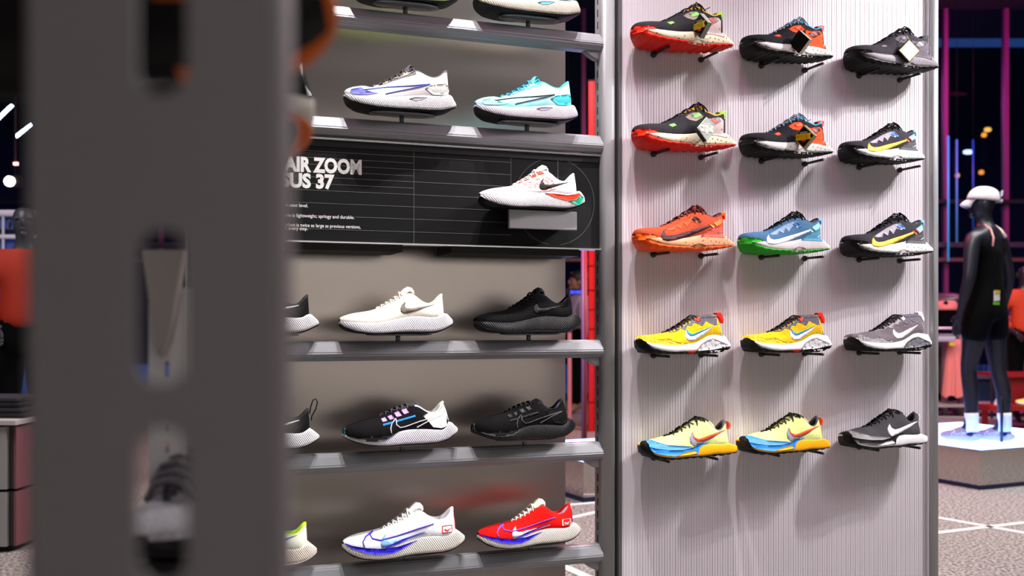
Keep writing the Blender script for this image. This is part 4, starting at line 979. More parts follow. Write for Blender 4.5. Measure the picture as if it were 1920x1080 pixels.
# ------------------------------------------------------------------ mannequins and a shopper
def skin(name, nodes, edges, root=0, sub=2):
    me = bpy.data.meshes.new(name); me.from_pydata([n[0] for n in nodes], edges, [])
    o = bpy.data.objects.new(name, me); C.objects.link(o)
    md = o.modifiers.new('skin', 'SKIN'); md.use_smooth_shade = True
    for sv, n in zip(me.skin_vertices[0].data, nodes): sv.radius = n[1]; sv.use_root = False
    me.skin_vertices[0].data[root].use_root = True
    m2 = o.modifiers.new('sub', 'SUBSURF'); m2.levels = sub; m2.render_levels = sub
    bpy.context.view_layer.update()
    r = bpy.data.meshes.new_from_object(o.evaluated_get(bpy.context.evaluated_depsgraph_get()))
    bpy.data.objects.remove(o); bpy.data.meshes.remove(me)
    for p in r.polygons: p.use_smooth = True
    return r
def body_nodes(pose, head=True, grow=0.0, parts='all', headyaw=0.0, legs=(-.02, .02)):
    """forward = +y, left = -x; total height 1.80"""
    N, E = [], []
    g = grow
    def n(p, rx, ry=None): N.append((p, (rx + g, (ry or rx) + g))); return len(N) - 1
    pel = n((0, 0, .97), .135, .105); wa = n((0, .005, 1.12), .115, .088); ch = n((0, .01, 1.30), .145, .105); ub = n((0, -.005, 1.42), .12, .085)
    E += [(pel, wa), (wa, ch), (ch, ub)]
    if parts in ('all', 'bodyonly'):
        nk = n((0, -.005, 1.51), .055); E.append((ub, nk))
        if head:
            h0 = n((0, .01, 1.575), .052); h1 = n((.0 + .02 * math.sin(-headyaw), .03 * math.cos(headyaw), 1.63), .074, .082); h2 = n((0, .01, 1.70), .08, .092); h3 = n((0, 0, 1.755), .058, .065)
            E += [(nk, h0), (h0, h1), (h1, h2), (h2, h3)]
    if parts == 'jacket': E.append((ub, n((0, -.005, 1.495), .045)))
    for s_ in (-1, 1):
        if parts in ('all', 'jacket', 'tank', 'bodyonly'):
            sh = n((s_ * .165, -.005, 1.42), .062 if parts != 'tank' else .05); E.append((ub, sh))
        if parts in ('all', 'jacket', 'bodyonly'):
            if pose == 'hang':
                el, wr = (s_ * .235, -.03, 1.15), (s_ * .25, .03, .91)
            elif pose == 'hips':
                el, wr = (s_ * .285, -.06, 1.17), (s_ * .16, .14, 1.02)
            else:
                el, wr = (s_ * .25, -.06 * s_, 1.16), (s_ * .25, .1 * s_ + .05, .94)
            e = n(el, .045); mid = n(tuple((a * .6 + b * .4) for a, b in zip(el, wr)), .042); E += [(sh, e), (e, mid)]
            if parts == 'jacket':
                w_ = n(tuple((a * .1 + b * .9) for a, b in zip(el, wr)), .036); E.append((mid, w_))
            else:
                w_ = n(wr, .026, .022); E.append((mid, w_))
                d = (Vector(wr) - Vector(el)).normalized(); up_ = Vector((0, 1, 0)) if abs(d.z) > .6 else Vector((0, 0, 1)); sd = d.cross(up_).normalized(); up_ = sd.cross(d)
                pm = n(tuple(Vector(wr) + d * .06), .03, .018); E.append((w_, pm))
                for k, (o_, ln) in enumerate(((-.026, .075), (-.009, .088), (.009, .083), (.025, .066))):
                    b0 = Vector(wr) + d * .095 + up_ * o_; f1 = n(tuple(b0), .0095); f2 = n(tuple(b0 + d * ln * .5 + sd * .006), .0085); f3 = n(tuple(b0 + d * ln + sd * .018), .007)
                    E += [(pm, f1), (f1, f2), (f2, f3)]
                t1 = n(tuple(Vector(wr) + d * .045 + up_ * .035), .011); t2 = n(tuple(Vector(wr) + d * .085 + up_ * .05), .009); E += [(pm, t1), (t1, t2)]
        if parts in ('all', 'pants', 'shorts', 'bodyonly'):
            dy = legs[0] if s_ < 0 else legs[1]
            hp = n((s_ * .085, 0, .90), .095, .095); kn0 = n((s_ * .095, dy * .4 + .01, .68), .078); E += [(pel, hp), (hp, kn0)]
            if parts != 'shorts':
                kn = n((s_ * .1, dy * .8 + .02, .50), .055); ca = n((s_ * .1, dy - .012, .36), .058); an = n((s_ * .1, dy - .02, .11), .036 if parts != 'pants' else .045)
                E += [(kn0, kn), (kn, ca), (ca, an)]
                if parts != 'pants':
                    he = n((s_ * .1, dy - .035, .045), .032); to = n((s_ * .105, dy + .1, .035), .036, .025); tt = n((s_ * .108, dy + .165, .028), .026, .016)
                    E += [(an, he), (an, to), (to, tt)]
    return N, E
def figure(label, cat, px, depth, base, yaw, skinmat, pose='hang', head=True, name='mannequin', clothes=(), scale=1.0, group=None, headyaw=0.0, legs=(-.02, .02)):
    p = at(px, HY, depth); M = Matrix.Translation((p.x, p.y, base)) @ Matrix.Rotation(yaw, 4, 'Z') @ Matrix.Scale(scale, 4)
    t = thing(name, label, cat, M, group)
    mesh_obj('body', skin('body', *body_nodes(pose, head, headyaw=headyaw, legs=legs)), skinmat, t, None)
    if head:                                         # plain sculpted face: brow, nose, mouth, ears
        H = Matrix.Translation((0, .012, 1.655)) @ Matrix.Rotation(headyaw, 4, 'Z')
        for nm, c, r in (('nose', (0, .098, .005), (.012, .018, .026)), ('brow', (-.036, .075, .03), (.018, .012, .008)), ('brow', (.036, .075, .03), (.018, .012, .008)), ('mouth', (0, .085, -.035), (.024, .012, .008)), ('chin', (0, .078, -.065), (.024, .02, .018)), ('ear', (-.084, .0, .0), (.010, .022, .032)), ('ear', (.084, .0, .0), (.010, .022, .032))):
            bm = bmesh.new(); bmesh.ops.create_uvsphere(bm, u_segments=12, v_segments=8, radius=1, matrix=H @ Matrix.Translation(c) @ Matrix.Diagonal((*r, 1)))
            mesh_obj(nm, bm_mesh(nm, bm, True), skinmat, t, None)
    for nm, parts, grow, m in clothes:
        me = skin(nm, *body_nodes(pose, False, grow, parts, legs=legs)); mesh_obj(nm, me, m, t, None)
    return t
M_man = mat('#1a1b26', .4)
M_cloth_b = mat('#040405', .95, tex='noise', scale=40, bump=.2, spec=.1)
main = figure('black mannequin in white cap and black tank top standing on lit plinth', 'mannequin', 1848, 7.12, .29, math.radians(33), M_man, 'hang', clothes=(('tank_top', 'tank', .012, M_cloth_b), ('shorts', 'shorts', .018, M_cloth_b)), headyaw=math.radians(38), legs=(.06, -.06))
# skin-tight pale strap edges of the tank top, price tag, cap, socks
def arc_strip(name, pts, r, m, parent): return tube(name, pts, r, m, parent, 8)
arc_strip('strap_edge', [(-.06, -.03, 1.515), (-.06, -.075, 1.48), (-.075, -.105, 1.42), (-.10, -.115, 1.36)], .007, mat('#c98f88', .7), main)
arc_strip('strap_edge', [(.075, -.01, 1.52), (.085, -.06, 1.48), (.09, -.095, 1.43)], .012, mat('#d8bcb4', .7), main)
tg = prism('price_tag', [(-.125, .98), (-.06, .985), (-.06, 1.055), (-.125, 1.05)], -.142, -.138, mat('#d9d9d2', .6), main)
box('tag_strip', (-.125, -.06, -.145, -.142, 1.035, 1.055), mat('#c8b030', .6), tg); box('tag_strip', (-.132, -.068, -.145, -.138, .955, .975), mat('#58b020', .6), tg)
capM = Matrix.Translation((0, .012, 1.70)) @ Matrix.Rotation(math.radians(38), 4, 'Z') @ Matrix.Rotation(math.radians(8), 4, 'X') @ Matrix.Scale(.95, 4)
bm = bmesh.new(); n1, n2 = 28, 10; rows = []
for j in range(n2 + 1):
    ph = j / n2 * math.pi / 2
    rows.append([bm.verts.new((.098 * math.cos(ph) ** .8 * math.cos(a), .118 * math.cos(ph) ** .8 * math.sin(a), .105 * math.sin(ph) - .01)) for a in [2 * math.pi * k / n1 for k in range(n1)]] if j < n2 else [bm.verts.new((0, 0, .097))])
for j in range(n2 - 1):
    for k in range(n1):
        a = 2 * math.pi * (k + .5) / n1
        if j < 4 and abs(a - 1.5 * math.pi) < .45: continue          # opening above the back strap
        bm.faces.new((rows[j][k], rows[j][(k + 1) % n1], rows[j + 1][(k + 1) % n1], rows[j + 1][k]))
for k in range(n1): bm.faces.new((rows[n2 - 1][k], rows[n2 - 1][(k + 1) % n1], rows[n2][0]))
M_cap = mat('#c9c0c4', .7, tex='knit', scale=90, bump=.2)
cap = tag(thing('cap', None, None, main.matrix_world @ capM), 'white running cap on the black mannequin', 'cap')
cr = mesh_obj('crown', bm_mesh('crown', bm, True), M_cap, cap, None); md = cr.modifiers.new('thick', 'SOLIDIFY'); md.thickness = .004
bm = bmesh.new(); g_ = []
for i in range(7):
    r_ = i / 6; g_.append([bm.verts.new((.076 * math.sin(t) * (1 - .2 * r_), .09 * math.cos(t) * .75 + .03 + r_ * .062 * math.cos(t * .9), -.012 - .045 * r_ * r_ - .02 * abs(math.sin(t)) * r_)) for t in [-1.15 + 2.3 * k / 12 for k in range(13)]])
for a, b in zip(g_, g_[1:]):
    for k in range(12): bm.faces.new((a[k], a[k + 1], b[k + 1], b[k]))
br = mesh_obj('brim', bm_mesh('brim', bm, True), M_cap, cap, None); md = br.modifiers.new('thick', 'SOLIDIFY'); md.thickness = .005
box('back_strap', (-.04, .04, -.122, -.112, -.008, .01), M_cap, cap); prism('cap_label', [(-.03, .035), (.03, .035), (.03, .075), (-.03, .075)], -.118, -.108, mat('#b9c8d8', .4), cap)
for s_ in (-1, 1):
    dy = .06 if s_ < 0 else -.06
    tube('sock', [(s_ * .1, dy - .022, .07), (s_ * .1, dy - .02, .12), (s_ * .1, dy - .018, .17), (s_ * .1, dy - .016, .20)], .045, mat('#dfe6f4', .8), main, 14, rads=[.044, .043, .046, .047])
tube('support_rod', [(.03, -.10, .0), (.03, -.10, .20), (.05, -.085, .30), (.085, -.08, .34)], .010, M_black, main, 8)
for s_, nm in ((-1, 'white and navy running shoe on the left foot of the capped mannequin'), (1, 'white and navy running shoe on the right foot of the capped mannequin')):
    dy = .06 if s_ < 0 else -.06
    MM = main.matrix_world @ Matrix.Translation((s_ * .105, dy + .215, .0)) @ Matrix.Rotation(math.radians(-90), 4, 'Z') @ Matrix.Scale(.305, 4)
    sh = thing('running_shoe', nm, 'shoe', MM, 'shoes on the capped mannequin')
    for q, me in peg8.parts.items():
        inst(q, me, {'upper': K('#8f8498', .1), 'midsole': Pl('#a2a2b0'), 'outsole': Pl('#6f80a8'), 'collar': Pl('#141e50'), 'lining': Pl('#141e50'), 'tongue': Pl('#a898b8'), 'laces': Pl('#d8ccd8')}[q], sh)
    inst('heel_panel', E_['heel'], Pl('#0e1648'), sh)
    for q in ('l1', 'l2', 'l3'): inst('logo_line', E_[q], Pl('#e6e6f0'), sh)
M_or = mat('#c83a16', .75, tex='noise', scale=12, bump=.3)
figure('black mannequin in orange long-sleeved top at the right edge', 'mannequin', 1921, 11.5, .0, math.radians(170), mat('#2a2024', .3), 'hips', clothes=(('long_sleeved_top', 'jacket', .035, M_or), ('trousers', 'pants', .012, M_cloth_b)))
figure('headless dark mannequin wearing a pink sports bra', 'mannequin', 1775, 12.7, .0, math.radians(150), mat('#4a3a3c', .3), 'hang', head=False, clothes=(('trousers', 'pants', .012, M_cloth_b),))
bra = [o for o in C.objects if o.get('label') == 'headless dark mannequin wearing a pink sports bra'][0]
mesh_obj('sports_bra', skin('sports_bra', [((0, .01, 1.24), (.15, .11)), ((0, .012, 1.31), (.157, .118)), ((0, 0, 1.39), (.12, .088)), ((-.085, 0, 1.46), (.026, .03)), ((.085, 0, 1.46), (.026, .03))], [(0, 1), (1, 2), (2, 3), (2, 4)]), mat('#f08a80', .7), bra, None)
figure('dark mannequin in red-orange jacket behind the mesh cabinet', 'mannequin', 47, 6.3, .08, math.radians(200), mat('#3c3c42', .35), 'hips', clothes=(('jacket', 'jacket', .04, mat('#9c220a', .75, tex='noise', scale=10, bump=.35)), ('trousers', 'pants', .016, M_cloth_b)))
sp_ = figure('person in lilac top and black trousers seen past the rack post', 'person', 1081, 12.4, .0, math.radians(120), mat('#8a6252', .5), 'walk', name='person', clothes=(('top', 'jacket', .035, mat('#a79ab4', .8)), ('trousers', 'pants', .02, M_cloth_b)), scale=.97, legs=(.1, -.1))
bm = bmesh.new(); bmesh.ops.create_uvsphere(bm, u_segments=16, v_segments=10, radius=1, matrix=Matrix.Translation((0, -.018, 1.71)) @ Matrix.Diagonal((.095, .105, .1, 1)))
mesh_obj('hair', bm_mesh('hair', bm, True), mat('#1a1412', .6), sp_, None)

# ------------------------------------------------------------------ goods in the background right
def pleats(name, label, cat, px0, px1, py0, py1, Y, col, n=9, flare=.35, depth=.12, group=None):
    a, b = at(px0, py0, Y), at(px1, py1, Y); cx = (a.x + b.x) / 2; hw = (b.x - a.x) / 2; bm = bmesh.new(); NN = n * 8; rows = []
    for j in range(9):
        t_ = j / 8; w_ = hw * (1 - flare * (1 - t_)); z = a.z + (b.z - a.z) * t_
        rows.append([bm.verts.new((math.cos(q) * w_, math.sin(q) * depth * (.5 + .5 * t_) * (1 + .3 * math.sin(n * q)), z - a.z + (.015 * math.sin(n * q * .7) if j == 8 else 0))) for q in [2 * math.pi * k / NN for k in range(NN)]])
    for r0, r1 in zip(rows, rows[1:]):
        for k in range(NN): bm.faces.new((r0[k], r0[(k + 1) % NN], r1[(k + 1) % NN], r1[k]))
    bm.faces.new(rows[0])
    t = thing(name, label, cat, Matrix.Translation((cx, Y, a.z)), group)
    mesh_obj('cloth', bm_mesh('cloth', bm, True), mat(col, .85), t, None)
    tube('hanger_hook', [(0, 0, 0), (0, 0, .04), (.02, 0, .06), (.03, 0, .045)], .006, M_metal, t, 6)
    return t
GC = 'clothes hanging beside the capped mannequin'
pleats('hanging_skirt', 'long pink pleated skirt hanging left of the capped mannequin', 'skirt', 1766, 1811, 636, 743, 12.1, '#ee8f88', 9, .5, .1, GC)
pleats('hanging_trousers', 'dark grey trousers hanging beside the pink skirt', 'trousers', 1750, 1776, 640, 736, 12.3, '#2c2a30', 4, .15, .08, GC)
pleats('hanging_trousers', 'heather grey trousers hanging below the orange top', 'trousers', 1897, 1914, 605, 696, 11.8, '#6f6a74', 4, .1, .08, GC)
pleats('hanging_trousers', 'black trousers hanging right of the mannequin legs', 'trousers', 1878, 1898, 622, 700, 11.7, '#131216', 4, .1, .08, GC)
pleats('hanging_shirt', 'pink sleeve of a garment hanging beside the orange top', 'shirt', 1887, 1902, 592, 628, 11.9, '#f0a09a', 3, .4, .06, GC)
rl = thing('clothes_rail', 'metal clothes rail carrying the pink skirt', 'rail', Matrix.Translation(at(1785, 785, 12.2) * Vector((1, 1, 0)) if False else (at(1785, 603, 12.2).x, 12.2, 0)))
for dx, nm in ((-.09, 'leg'), (.1, 'leg'), (-.75, 'leg'), (.9, 'leg')): box(nm, (dx - .025, dx + .025, -.03, .03, 0, .95), mat('#9a8a8c', .4, .3), rl)
tube('rail_bar', [(-.8, 0, .96), (1.0, 0, .96)], .018, mat('#c9bcc0', .35, .5), rl)
tube('rail_bar', [(-.8, 0, 1.05), (1.0, 0, 1.05)], .014, mat('#e8e0e4', .35, .3), rl)
box('low_shelf', (-.8, 1.0, -.25, .25, .12, .15), mat('#aaa09c', .6), rl)
fs = thing('folded_clothes', 'lilac folded clothes on the rail beside the pink skirt', 'clothes', Matrix.Translation((at(1768, 603, 12.0).x, 12.0, at(1768, 640, 12.0).z)))
for k in range(3): box('folded_top', (-.11 + .01 * k, .11, -.1, .1, .03 * k, .03 * k + .028), mat(('#b9b0c8', '#d8d4e0', '#8a84a0')[k], .8), fs, .008)
prism('yellow_label', [(.03, -.05), (.09, -.05), (.09, -.01), (.03, -.01)], -.11, -.105, mat('#d8d020', .6), fs)
rl2 = thing('clothes_rail', 'dark clothes rail carrying the grey and black trousers at the right edge', 'rail', Matrix.Translation((at(1895, 603, 11.8).x, 11.8, 0)))
tube('rail_bar', [(-.25, 0, 1.27), (.9, 0, 1.27)], .014, M_rail, rl2)
for x in (-.22, .85): tube('leg', [(x, 0, 0), (x, 0, 1.27)], .014, M_rail, rl2)
# red bench displays
M_red = mat('#7a1014', .45); M_red2 = mat('#8e1416', .45)
tb = fl(1850, 806); rt = thing('red_bench', 'red display bench with open frame at the right edge', 'bench', Matrix.Translation((tb.x - .1, tb.y, 0)))
box('front_board', (.28, 1.6, .05, .08, .27, .55), M_red, rt); box('top_board', (.25, 1.6, .0, .6, .55, .58), M_red2, rt)
box('low_board', (.02, 1.6, -.25, .06, .22, .27), M_red2, rt)
for x, y in ((.2, -.23), (1.5, -.23), (.3, .5), (1.5, .5)): box('leg', (x, x + .05, y, y + .05, 0, .23), M_red, rt)
box('foot_rail', (.2, 1.55, -.23, -.18, 0, .04), M_red, rt)
pc = prism('price_card', [(0, 0), (.09, .0), (.12, .09), (.03, .09)], 0, .004, mat('#e8dcdc', .6), None); pc.location = (tb.x + .02, tb.y - .12, .272); tag(pc, 'white tilted price card on the low red bench', 'card')
ys = thing('running_shoe', 'pale yellow shoe on the red bench', 'shoe', Matrix.Translation((at(1904, 603, tb.y - .1).x, tb.y - .1, .272)) @ Matrix.Scale(.29, 4))
for q, me in peg.parts.items(): inst(q, me, {'outsole': Pl('#e8e0c8'), 'midsole': Pl('#f0ecd8')}.get(q, K('#e8e070', .1)), ys)
dt = thing('display_table', 'low blue-grey display table behind the mannequin legs', 'table', Matrix.Translation((at(1800, 603, 13.2).x, 13.2, 0)))
box('table_top', (-1.2, 2.2, -.3, .3, .40, .44), mat('#6a6870', .5), dt); box('table_panel', (-1.15, 2.15, -.25, -.22, .05, .40), mat('#28405e', .6), dt)
for x in (-1.1, 2.0): box('leg', (x, x + .06, -.2, .2, 0, .40), M_rail, dt)

# ------------------------------------------------------------------ seen through the gap beside the rack post
rp = thing('red_partition', 'tall glossy red partition wall with dark tile seams behind the rack post', 'partition', Matrix.Translation((at(1104, 603, 10.4).x, 10.4, 0)))
zt = [0, .3, .85, 1.05, 1.25, 1.45, 1.7, 2.2, 3.0, 3.6]
for a, b in zip(zt, zt[1:]):
    box('red_tile', (0, .052, 0, .04, a + .006, b - .006), mat('#c0050a', .3), rp); box('red_tile', (.06, .6, 0, .04, a + .006, b - .006), mat('#c0050a', .3), rp)
box('backing', (-.004, .6, .03, .06, 0, 3.62), M_black, rp)
for px, c, lb in ((1092.5, '#8a6a98', 'lilac vertical tube in front of the red partition'), (1098, '#a03838', 'red vertical tube in front of the red partition')):
    o = tube('vertical_tube', [(at(px, 603, 9.6).x, 9.6, 0.0), (at(px, 603, 9.6).x, 9.6, 1.95)], .014, mat(c, .3), None); tag(o, lb, 'tube')
fr = thing('pink_frame', 'pale pink clothes frame behind the rack sheet edge', 'frame', Matrix.Translation((at(1068, 603, 10.0).x, 10.0, 0)))
box('upright', (-.018, .018, -.02, .02, 0, 1.02), mat('#b87070', .5), fr); box('crossbar', (-.9, .018, -.015, .015, .80, .83), mat('#b87070', .5), fr); box('upright', (-.9, -.864, -.02, .02, 0, 1.02), mat('#b87070', .5), fr)
am = thing('wooden_frame', 'amber wooden shop frame behind the rack post', 'frame', Matrix.Translation((at(1088, 603, 13.0).x, 13.0, 0)))
M_amb = mat('#9a5a14', .5)
box('upright', (-.1, -.05, -.05, .05, 0, 1.75), M_amb, am); box('upright', (.75, .80, -.05, .05, 0, 1.75), M_amb, am); box('beam', (-.12, .82, -.05, .05, 1.70, 1.76), M_amb, am); box('shelf', (-.1, .8, -.1, .1, 1.3, 1.34), M_amb, am); box('shelf', (-.1, .8, -.1, .1, .75, .8), M_amb, am)
bl = box('teal_box', (-.18, .35, -.1, .2, .0, .30), mat('#2a6a70', .5), am)
bl.location.z = .80; bl.name = 'teal_bin'
js = thing('join_us_sign', 'small blue lit sign reading JOIN US in mirror writing', 'sign', Matrix.Translation((at(1082, 603, 11.6).x, 11.6, at(1082, 550, 11.6).z)))
box('backing', (-.14, .09, .0, .01, -.012, .055), mat('#120c14', .6), js)
me = text_mesh('lettering', 'JOIN US', .042, .0015); xs = [v.co.x for v in me.vertices]
me.transform(Matrix.Translation((-(max(xs) + min(xs)) / 2, 0, 0))); me.transform(Matrix.Diagonal((-1, 1, 1, 1))); o = mesh_obj('lettering', me, mat('#3a48ff', .5, emit=3.0), js, False); o.location.y = -.004
tube('hanging_wire', [(-.1, .005, .05), (-.1, .005, 5.55 - js.location.z)], .002, M_black, js, 6); tube('hanging_wire', [(.06, .005, .05), (.06, .005, 5.55 - js.location.z)], .002, M_black, js, 6)

# ------------------------------------------------------------------ left background
cb = fl(26, 1037)
ct = thing('mesh_cabinet', 'grey two-tier cabinet with perforated mesh doors at the left edge', 'cabinet', Matrix.Translation((cb.x, cb.y, 0)) @ Matrix.Rotation(math.radians(-4), 4, 'Z'))
M_cab = mat('#a5a3a4', .5, .3, tex='noise', scale=700, bump=.1); M_mesh = mat('#2c2b2e', .6, tex='knit', scale=150, bump=.6, var=.6)
box('top_slab', (-1.3, .02, -.02, .62, .625, .65), mat('#b9b2b2', .5), ct, .003)
for z0, z1 in ((.03, .295), (.31, .615)):
    box('side_panel', (-.012, 0, .02, .6, z0, z1), mat('#7a4a50', .5), ct)
    box('body', (-1.28, -.012, .03, .6, z0, z1), mat('#3a383a', .6), ct)
    for x in (-1.25, -.64):
        d = box('door', (x + .02, x + .60, .0, .028, z0, z1), M_cab, ct); box('mesh_panel', (x + .06, x + .555, -.003, .0, z0 + .035, z1 - .035), M_mesh, d)
box('base', (-1.25, -.03, .04, .58, 0, .03), M_black, ct)
fd = thing('folded_clothes', 'stack of dark folded clothes on the mesh cabinet', 'clothes', ct.matrix_world @ Matrix.Translation((-.13, .2, .652)))
for k in range(4): box('folded_garment', (-.2, .14 - .012 * k, -.13, .14, .026 * k, .026 * k + .024), mat(('#1a191e', '#24232a', '#141318', '#2a2930')[k], .85), fd, .009)
rail = thing('guard_rail', 'white guard rails in front of blue panels at far left', 'railing', Matrix.Translation((at(30, 603, 9.0).x, 9.0, 0)))
for py in (400, 444): tube('rail_bar', [(-1.6, 0, CAMZ + (HY - py) / F * 9), (.7, 0, CAMZ + (HY - py) / F * 9)], .02 if py > 420 else .03, mat('#e0dcec', .4), rail)
box('blue_panel', (-1.6, .7, .05, .08, .9, 2.07), mat('#4a66b8', .5), rail); box('black_band', (-1.6, .7, .035, .05, 1.92, 1.955), M_black, rail)
for x in (-1.5, -.115, .6): tube('baluster', [(x, .0, 0), (x, .0, 2.08)], .012, mat('#d0ccdc', .4), rail)
for (p, q, lb) in (((-25, 243), (23, 197), 'blue-white light tube at the upper left edge'), ((30, 256), (61, 233), 'shorter blue-white light tube near the post')):
    o = tube('light_tube', [at(*p, 9.4), at(*q, 9.4)], .015, mat('#b8d0ff', .4, emit=14.0), None, 10); tag(o, lb, 'light')
    for e_ in (p, q):
        a_ = at(*e_, 9.4); tube('hanging_wire', [a_, (a_.x, a_.y, 5.6)], .0015, M_black, o, 5)
lm = thing('spot_lamp', 'round glowing spot lamp at the far left', 'lamp', Matrix.Translation(at(18, 340, 9.2)))
bm = bmesh.new(); bmesh.ops.create_uvsphere(bm, u_segments=16, v_segments=10, radius=.045); mesh_obj('bulb', bm_mesh('bulb', bm, True), mat('#fff2e4', .4, emit=16.0), lm, None)
tube('housing', [(0, .03, .0), (0, .16, .02)], .06, M_black, lm, 14); tube('stem', [(0, .1, .05), (0, .1, 5.6 - lm.location.z)], .010, M_black, lm, 8)
rd = box('red_light_marker', (-.02, .02, -.01, .01, -.012, .012), mat('#ff9a90', .4, emit=5), None); rd.location = at(30, 307, 9.2); tag(rd, 'tiny red marker light above the round lamp', 'light')
tube('cord', [(0, 0, 0), (0, 0, 5.6 - rd.location.z)], .0012, mat('#801020', .5), rd, 6)

# ------------------------------------------------------------------ near rack on the left, close to the lens
YN = .42; k_ = YN / F
np_ = thing('rack_upright', 'dark grey slotted rack upright close to the camera', 'upright', Matrix.Translation((at(286, 603, YN).x, YN, 0)))
zz = lambda py: CAMZ + (HY - py) * k_
hw = 218 * k_
out = [(-hw, .3), (hw, .3), (hw, 2.2), (-hw, 2.2)]
sl = [slot_loop(19 * k_, zz(b), zz(a), 47 * k_) for a, b in ((-480, -190), (-110, 180), (430, 722), (800, 1092), (1340, 1630))]
M_near = mat('#8c888a', .5, .2, tex='noise', scale=600, bump=.15)
me = curve_plate('front_plate', [out] + sl, .001); fp = mesh_obj('front_plate', me, M_near, np_, False)
for s_ in (-1, 1):
    bm = bmesh.new(); R_ = 26 * k_; pr = [(hw, 0)] + [(hw + R_ * math.sin(a), R_ * (1 - math.cos(a))) for a in [math.pi / 2 * i / 8 for i in range(1, 9)]] + [(hw + R_, .022), (hw + R_ - .006, .022)]
    rows = [[bm.verts.new((s_ * x, y - .001, z)) for x, y in pr] for z in (.3, 2.2)]
    for a in range(len(pr) - 1): bm.faces.new((rows[0][a], rows[0][a + 1], rows[1][a + 1], rows[1][a]))
    o = mesh_obj('side_flange', bm_mesh('side_flange', bm, True), M_near, np_, None); md = o.modifiers.new('thick', 'SOLIDIFY'); md.thickness = .0015; md.offset = -1
# second upright with a bracket, seen through the slots
YU = 1.25; ku = YU / F
u2 = thing('rack_upright', 'light grey rack upright with keyholes seen through the slot', 'upright', Matrix.Translation((at(313, 603, YU).x, YU, 0)))
zu = lambda py: CAMZ + (HY - py) * ku
me = curve_plate('front_plate', [[(-34 * ku, .3), (34 * ku, .3), (34 * ku, zu(540)), (-34 * ku, zu(540))]] + [slot_loop(0, zu(b), zu(a), 3.4 * ku, 4) for a, b in ((677, 708), (738, 768), (798, 812), (826, 850), (880, 910))], .001)
mesh_obj('front_plate', me, mat('#dedcde', .4, .2), u2, False)
box('side_flange', (-34 * ku, -34 * ku + .002, .001, .03, .3, zu(540)), M_metal, u2); box('side_flange', (34 * ku - .002, 34 * ku, .001, .03, .3, zu(540)), M_metal, u2)
prism('bracket', [(-36 * ku, zu(470)), (40 * ku, zu(470)), (22 * ku, zu(590)), (12 * ku, zu(640)), (0, zu(672)), (-10 * ku, zu(640)), (-22 * ku, zu(570))], -.022, -.002, mat('#b4aca8', .5, .2), u2, .002)
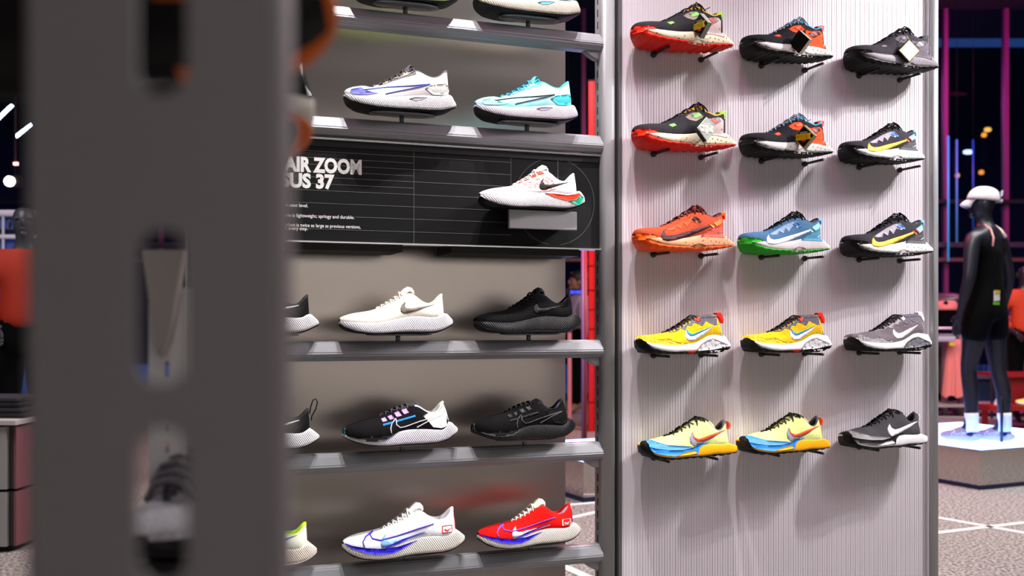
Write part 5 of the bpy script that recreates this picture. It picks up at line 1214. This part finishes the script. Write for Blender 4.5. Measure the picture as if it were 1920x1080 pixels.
# shelf and shoes of the near rack
ns = thing('shelf_bar', 'dark shelf bar of the near rack holding the orange-soled shoes', 'shelf', Matrix.Translation((-.42, .78, 0)))
zb_ = CAMZ + (HY - 268) * 1.0 / F
for y, x0, x1 in ((-.05, .09, .24), (.25, -.06, .17)): tube('support_bar', [(x0, y, zb_ - .012), (x1, y, zb_ - .012)], .008, M_dark_metal, ns, 10)
def near_shoe(heel_px, py, Y, tilt, label, L=.29, yaw=0.0):
    h = at(heel_px, py, Y); M = Matrix.Translation((h.x, h.y, h.z)) @ Matrix.Rotation(yaw, 4, 'Z') @ Matrix.Translation((-L, 0, 0)) @ Matrix.Rotation(math.radians(tilt), 4, 'X') @ Matrix.Scale(L, 4)
    t = thing('running_shoe', label, 'shoe', M, 'orange-soled shoes on the near rack')
    for q, m_ in peg.parts.items(): inst(q, m_, {'outsole': Pl('#0b0a0b'), 'midsole': Pl('#d8ccc0'), 'collar': Pl('#1c1a1c'), 'lining': Pl('#1c1a1c')}.get(q, K('#0c0b0c')), t)
    # black tread plate under the orange rim
    v, f = [], []
    for k, x in enumerate(peg.xs[4:-6:3]):
        h_ = W(x) * .60; z = float(np.interp(x, peg.xs, peg.zG)) - .004; z -= .004; v += [(x, -h_, z), (x, h_, z), (x, -h_, z + .01), (x, h_, z + .01)]
    n_ = len(v) // 4
    for k in range(n_ - 1):
        a, b = 4 * k, 4 * k + 4; f += [(a, a + 1, b + 1, b), (a, b, b + 2, a + 2), (a + 1, a + 3, b + 3, b + 1)]
    ov = peg.parts['outsole']; keep = [tuple(p.vertices) for p in ov.polygons if min(ov.vertices[i].co.x for i in p.vertices) > .66 and len(p.vertices) == 4]
    idx = sorted({i for p in keep for i in p}); mp = {i: k for k, i in enumerate(idx)}
    inst('heel_rim', fromdata('heel_rim', [((ov.vertices[i].co.x - .8) * 1.02 + .8, ov.vertices[i].co.y * 1.03, ov.vertices[i].co.z - .003) for i in idx], [tuple(mp[i] for i in p) for p in keep]), mat('#e0680c', .5), t)
    inst('tread_plate', fromdata('tread_plate', v, f), Pl('#0b0a0b'), t)
    return t
near_shoe(622, 62, .60, -38, 'blurred dark shoe with orange sole rim beside the near post at top')
near_shoe(528, 256, 1.0, -8, 'blurred dark shoe with orange sole edge lower beside the near post', yaw=math.radians(-62))
# grey knit shoe pointing at the camera behind the lower slot
zt_ = CAMZ + (HY - 1034) * 1.2 / F; xt_ = at(309, 603, 1.2).x
gs = thing('running_shoe', 'grey knit shoe with dark laces pointing at the camera behind the lower slot', 'shoe', Matrix.Translation((xt_, 1.12, zt_)) @ Matrix.Rotation(math.pi / 2, 4, 'Z') @ Matrix.Scale(.27, 4))
for q, me in peg.parts.items(): inst(q, me, {'outsole': Pl('#0b0a0c'), 'midsole': Pl('#17161a'), 'laces': Pl('#4a464c', .8), 'lining': Pl('#c9c4cc')}.get(q, K('#c4bec6', .4)), gs)
bm = bmesh.new()
for k in range(6):
    x = .36 + .045 * k; z = .26 + .03 * k
    add_tube(bm, [(x + .02, -.11, z - .05), (x, -.06, z + .03), (x - .01, 0, z + .045), (x, .06, z + .03), (x + .02, .11, z - .05)], .016, 7)
mesh_obj('lace_rows', bm_mesh('lace_rows', bm, True), Pl('#6a656c', .8), gs, None)
s2 = thing('shelf_bar', 'dark shelf bar under the grey knit shoe', 'shelf', Matrix.Translation((xt_, 1.25, zt_)))
tube('support_bar', [(-.06, 0, -.009), (.06, 0, -.009)], .008, M_black, s2, 10); tube('support_bar', [(-.06, .1, -.009), (.06, .1, -.009)], .008, M_black, s2, 10)
box('shelf_board', (-.055, .055, -.03, .2, -.16, -.018), M_black, s2)  # added black block stands in for the darkness below the shoe
